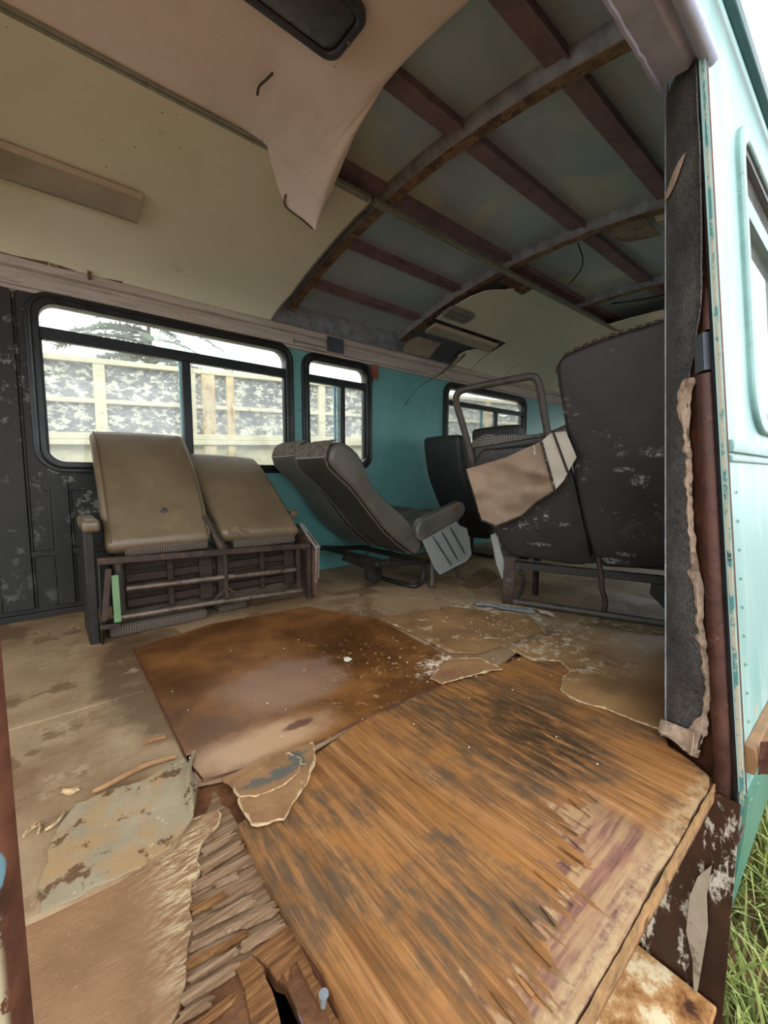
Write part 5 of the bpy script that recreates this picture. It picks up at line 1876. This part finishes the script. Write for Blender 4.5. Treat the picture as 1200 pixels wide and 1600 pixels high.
mb.tube(smooth_poly([G(.375, .30, -.01), G(.395, .20, -.015), G(.395, .15, -.015), G(.415, .10, -.01), G(.415, .05, -.005), G(.395, .0, 0)], 2, False), .013, 8)
obj('leg', mb, A['rustysteel'], se)
for s in (.02, .78):
    mb = MB()
    mb.bar(G(s + (.03 if s < .1 else 0), .22, .36 if s > .1 else .25), G(s + (.03 if s < .1 else 0), .0, .36 if s > .1 else .25), .025, .025, (1, 0, 0))
    obj('leg', mb, A['blacksteel'], se)
mb = MB()
mb.plate([G(.60, .21, .02), G(.82, .21, .02), G(.82, .02, .02), G(.665, .07, .02), G(.595, .145, .02)], nE * .02)
obj('side_gusset', mb, A['blacksteel'], se, .003)
mb = MB()
kp = [at(x, y, X=1.93) for x, y in ((766, 836), (776, 832), (782, 860), (795, 900), (784, 905), (775, 880))]
mb.plate(kp, (.012, .002, 0))
obj('side_plate', mb, A['alu'], se, .002, label='narrow scratched side plate')
for s0, s1 in ((.0, .37), (.42, .80)):
    mb = MB()
    mb.prof(rrect(.06, .46, .245, .36, .04, 3), (B0 + eE * s0, eE, nE, Uz), s1 - s0, .025)
    obj('seat_cushion', mb, A['woven'], se)

# ------------------------------------------------------------------ outside
mb = MB()
n = 40
rows = []
for i in range(n + 1):
    rows.append([])
    for j in range(n + 1):
        x, y = -12 + 60 * (i / n) ** 1.5, -14 + 50 * j / n
        rows[-1].append((x, y, -.92 + .03 * noise.noise(V((x, y, 0)))))
mb.sheet(rows, -.05)
ground = obj('ground', mb, A['soil'], kind='structure')
mb = MB()
RG = random.Random(3)
for k in range(9000):
    x = 1.2 + 3.6 * RG.random() ** 1.3
    y = RG.uniform(-1.2, .42)
    if y > .05 and x < 1.25:
        continue
    if noise.noise(V((x * 2.2, y * 2.2, 5))) < -.12 and RG.random() < .85:
        continue
    h = RG.uniform(.10, .34)
    a = RG.uniform(0, 6.283)
    ln = RG.uniform(.25, 1.0) * h
    w = RG.uniform(.0025, .006)
    b = V((x, y, -.93))
    d = V((math.cos(a), math.sin(a), 0))
    sd = V((-d.y, d.x, 0)) * w
    pts = [b, b + d * ln * .15 + Uz * h * .45, b + d * ln * .5 + Uz * h * .85, b + d * ln + Uz * h * (1.0 - .35 * RG.random())]
    vs = [pts[0] - sd, pts[0] + sd, pts[1] - sd * .9, pts[1] + sd * .9, pts[2] - sd * .6, pts[2] + sd * .6, pts[3]]
    mb.add(vs, [(0, 1, 3, 2), (2, 3, 5, 4), (4, 5, 6)])
obj('grass', mb, A['grass'], label='long green grass growing beside the bus skirt', cat='grass', kind='stuff')

# the old lorry body alongside
def TY(x):
    return 4.52 - .055 * x
TX0, TX1 = -2.4, 8.0
tk = thing('truck_body', (2, TY(2) + 1, -.9), 'old lorry body with cream frame and peeling grey boards outside the windows', 'truck body')
def tbox(x0, x1, z0, z1, d0, d1, m, name, bev=.004):
    mb = MB()
    vs = [V((x, TY(x) + d, z + .038 * (x - .3))) for x in (x0, x1) for d in (d0, d1) for z in (z0, z1)]
    mb.add(vs, [(0, 1, 3, 2), (4, 6, 7, 5), (0, 4, 5, 1), (2, 3, 7, 6), (0, 2, 6, 4), (1, 5, 7, 3)])
    return obj(name, mb, A[m], tk, bev)
tbox(TX0, TX1, 1.06, 1.66, 0, .05, 'truckboard', 'board_panel')
tbox(TX0, TX1, -.1, 1.0, .0, .05, 'truckcream', 'lower_panel')
tbox(TX0, TX1, -.1, 1.66, 1.9, 1.95, 'truckboard', 'far_side')
tbox(TX0, TX1, -.25, -.1, .0, 1.95, 'truckcream', 'load_bed')
tbox(TX0, TX1, 1.655, 1.70, -.05, .08, 'truckcream', 'top_rail')
tbox(TX0, TX1, 1.315, 1.355, -.04, .0, 'truckcream', 'middle_rail')
tbox(TX0, TX1, 1.005, 1.06, -.05, .0, 'truckcream', 'lower_rail')
tbox(TX0, TX1, .955, 1.0, -.06, .0, 'truckcream', 'lower_rail')
for x, w, m_ in ((-1.9, .08, 'truckcream'), (-.75, .08, 'truckcream'), (.44, .085, 'truckcream'), (1.19, .07, 'truckcream'), (1.345, .12, 'truckrust'), (1.56, .075, 'truckrust'), (2.62, .08, 'truckcream'), (3.32, .12, 'truckrust'), (3.55, .07, 'truckcream'), (4.6, .08, 'truckcream'), (5.6, .12, 'truckrust'), (6.8, .08, 'truckcream')):
    mb = MB()
    z0, z1 = (.0 if m_ == 'truckrust' else .99), 1.68
    vs = [V((xx, TY(xx) + d, z + .038 * (xx - .3))) for xx in (x - w / 2, x + w / 2) for d in (-.045, 0) for z in (z0, z1)]
    mb.add(vs, [(0, 1, 3, 2), (4, 6, 7, 5), (0, 4, 5, 1), (2, 3, 7, 6), (0, 2, 6, 4), (1, 5, 7, 3)])
    for z in (1.12, 1.24, 1.42, 1.56):
        c = V((x, TY(x) - .047, z + .038 * (x - .3)))
        mb.tube([c, c + V((0, -.006, 0))], .011, 6)
    obj('post', mb, A[m_], tk)
for x in (-.8, .3, 5.5):
    for dy in (.25, 1.7):
        mb = MB()
        c = V((x, TY(x) + dy, -.45))
        mb.loft([[c + V((math.cos(t) * r, d, math.sin(t) * r)) for t in [k * math.pi / 12 for k in range(24)]] for r, d in ((.25, -.1), (.42, -.11), (.46, -.08), (.46, .08), (.42, .11), (.25, .1))])
        obj('wheel', mb, A['rubber'], tk)

# tree behind the lorry
def tree(loc, h, spread, seed, label):
    rr = random.Random(seed)
    root = thing('tree', loc, label, 'tree', 'feathery trees beyond the lorry')
    L = V(loc)
    mb = MB()
    mb.tube([L, L + V((.1, 0, h * .3)), L + V((-.1, .1, h * .65)), L + V((0, 0, h))], [.22, .17, .1, .03], 8)
    obj('trunk', mb, A['bark'], root)
    br, nd = MB(), MB()
    for k in range(60):
        z = h * (.52 + .46 * rr.random())
        a = rr.uniform(0, 6.283)
        ln = spread * (1.18 - .75 * z / h) * rr.uniform(.45, 1)
        d = V((math.cos(a), math.sin(a), 0))
        p0 = L + V((0, 0, z))
        pts = [p0 + d * (ln * t) + V((0, 0, -.35 * ln * t * t + .15 * ln * t)) for t in (0, .25, .5, .75, 1)]
        br.tube(pts, [.035, .028, .02, .012, .005], 5)
        for j in range(120):
            t = rr.uniform(.15, 1)
            i = min(3, int(t * 4))
            p = pts[i].lerp(pts[i + 1], t * 4 - i)
            b = (d.cross(Uz) * rr.choice((-1, 1)) + d * .6 + V((0, 0, rr.uniform(-.5, .25)))).normalized()
            q = p + b * rr.uniform(.12, .42) * (1.1 - .5 * t)
            w = V((0, 0, 1)).cross(b) * .018 + V((0, 0, .012))
            nd.add([p - w, p + w, q + w * .4, q - w * .4], [(0, 1, 2, 3)])
    obj('branches', br, A['bark'], root)
    obj('needles', nd, A['needles'], root)
tree((2.3, 12.0, -.9), 5.6, 4.2, 5, 'feathery conifer rising over the lorry left of the long window mullion')
tree((8.5, 21.0, -.9), 6.5, 3.4, 8, 'lower feathery tree further off behind the lorry')

# far shed roof seen through the narrow window
hb = thing('building', (10.0, 15.5, -.9), 'distant shed with a dark pitched roof above the lorry rail', 'building')
mb = MB()
mb.box(8.3, 12.5, 14.2, 17, -.9, 4.05)
obj('wall', mb, A['farwall'], hb)
mb = MB()
mb.loft([[(x, 13.9, 4.0), (x, 15.6, 4.75), (x, 17.3, 4.0), (x, 15.6, 4.62)] for x in (8.1, 12.7)])
obj('roof', mb, A['farroof'], hb)

# ------------------------------------------------------------------ light
w = bpy.data.worlds.new('overcast sky')
scene.world = w
w.use_nodes = True
nt = w.node_tree
nt.nodes.clear()
bg = nt.nodes.new('ShaderNodeBackground')
ou = nt.nodes.new('ShaderNodeOutputWorld')
bg.inputs[0].default_value = (.93, .97, 1.0, 1)
bg.inputs[1].default_value = 2.5
nt.links.new(bg.outputs[0], ou.inputs[0])
sd = bpy.data.lights.new('sun', 'SUN')
sd.energy = 1.0
sd.angle = rad(40)
sd.color = (1.0, .96, .9)
so = bpy.data.objects.new('sun', sd)
COL.objects.link(so)
so.rotation_euler = V((-.35, -.75, .75)).to_track_quat('Z', 'Y').to_euler()

scene.view_settings.view_transform = 'Standard'
scene.view_settings.look = 'None'
scene.view_settings.gamma = 1.0
scene.view_settings.use_curve_mapping = False
scene.view_settings.exposure = 0.45
scene.cycles.max_bounces = 10
scene.cycles.diffuse_bounces = 6
scene.cycles.transparent_max_bounces = 12
scene.cycles.use_denoising = True
scene.cycles.caustics_reflective = False
scene.cycles.caustics_refractive = False
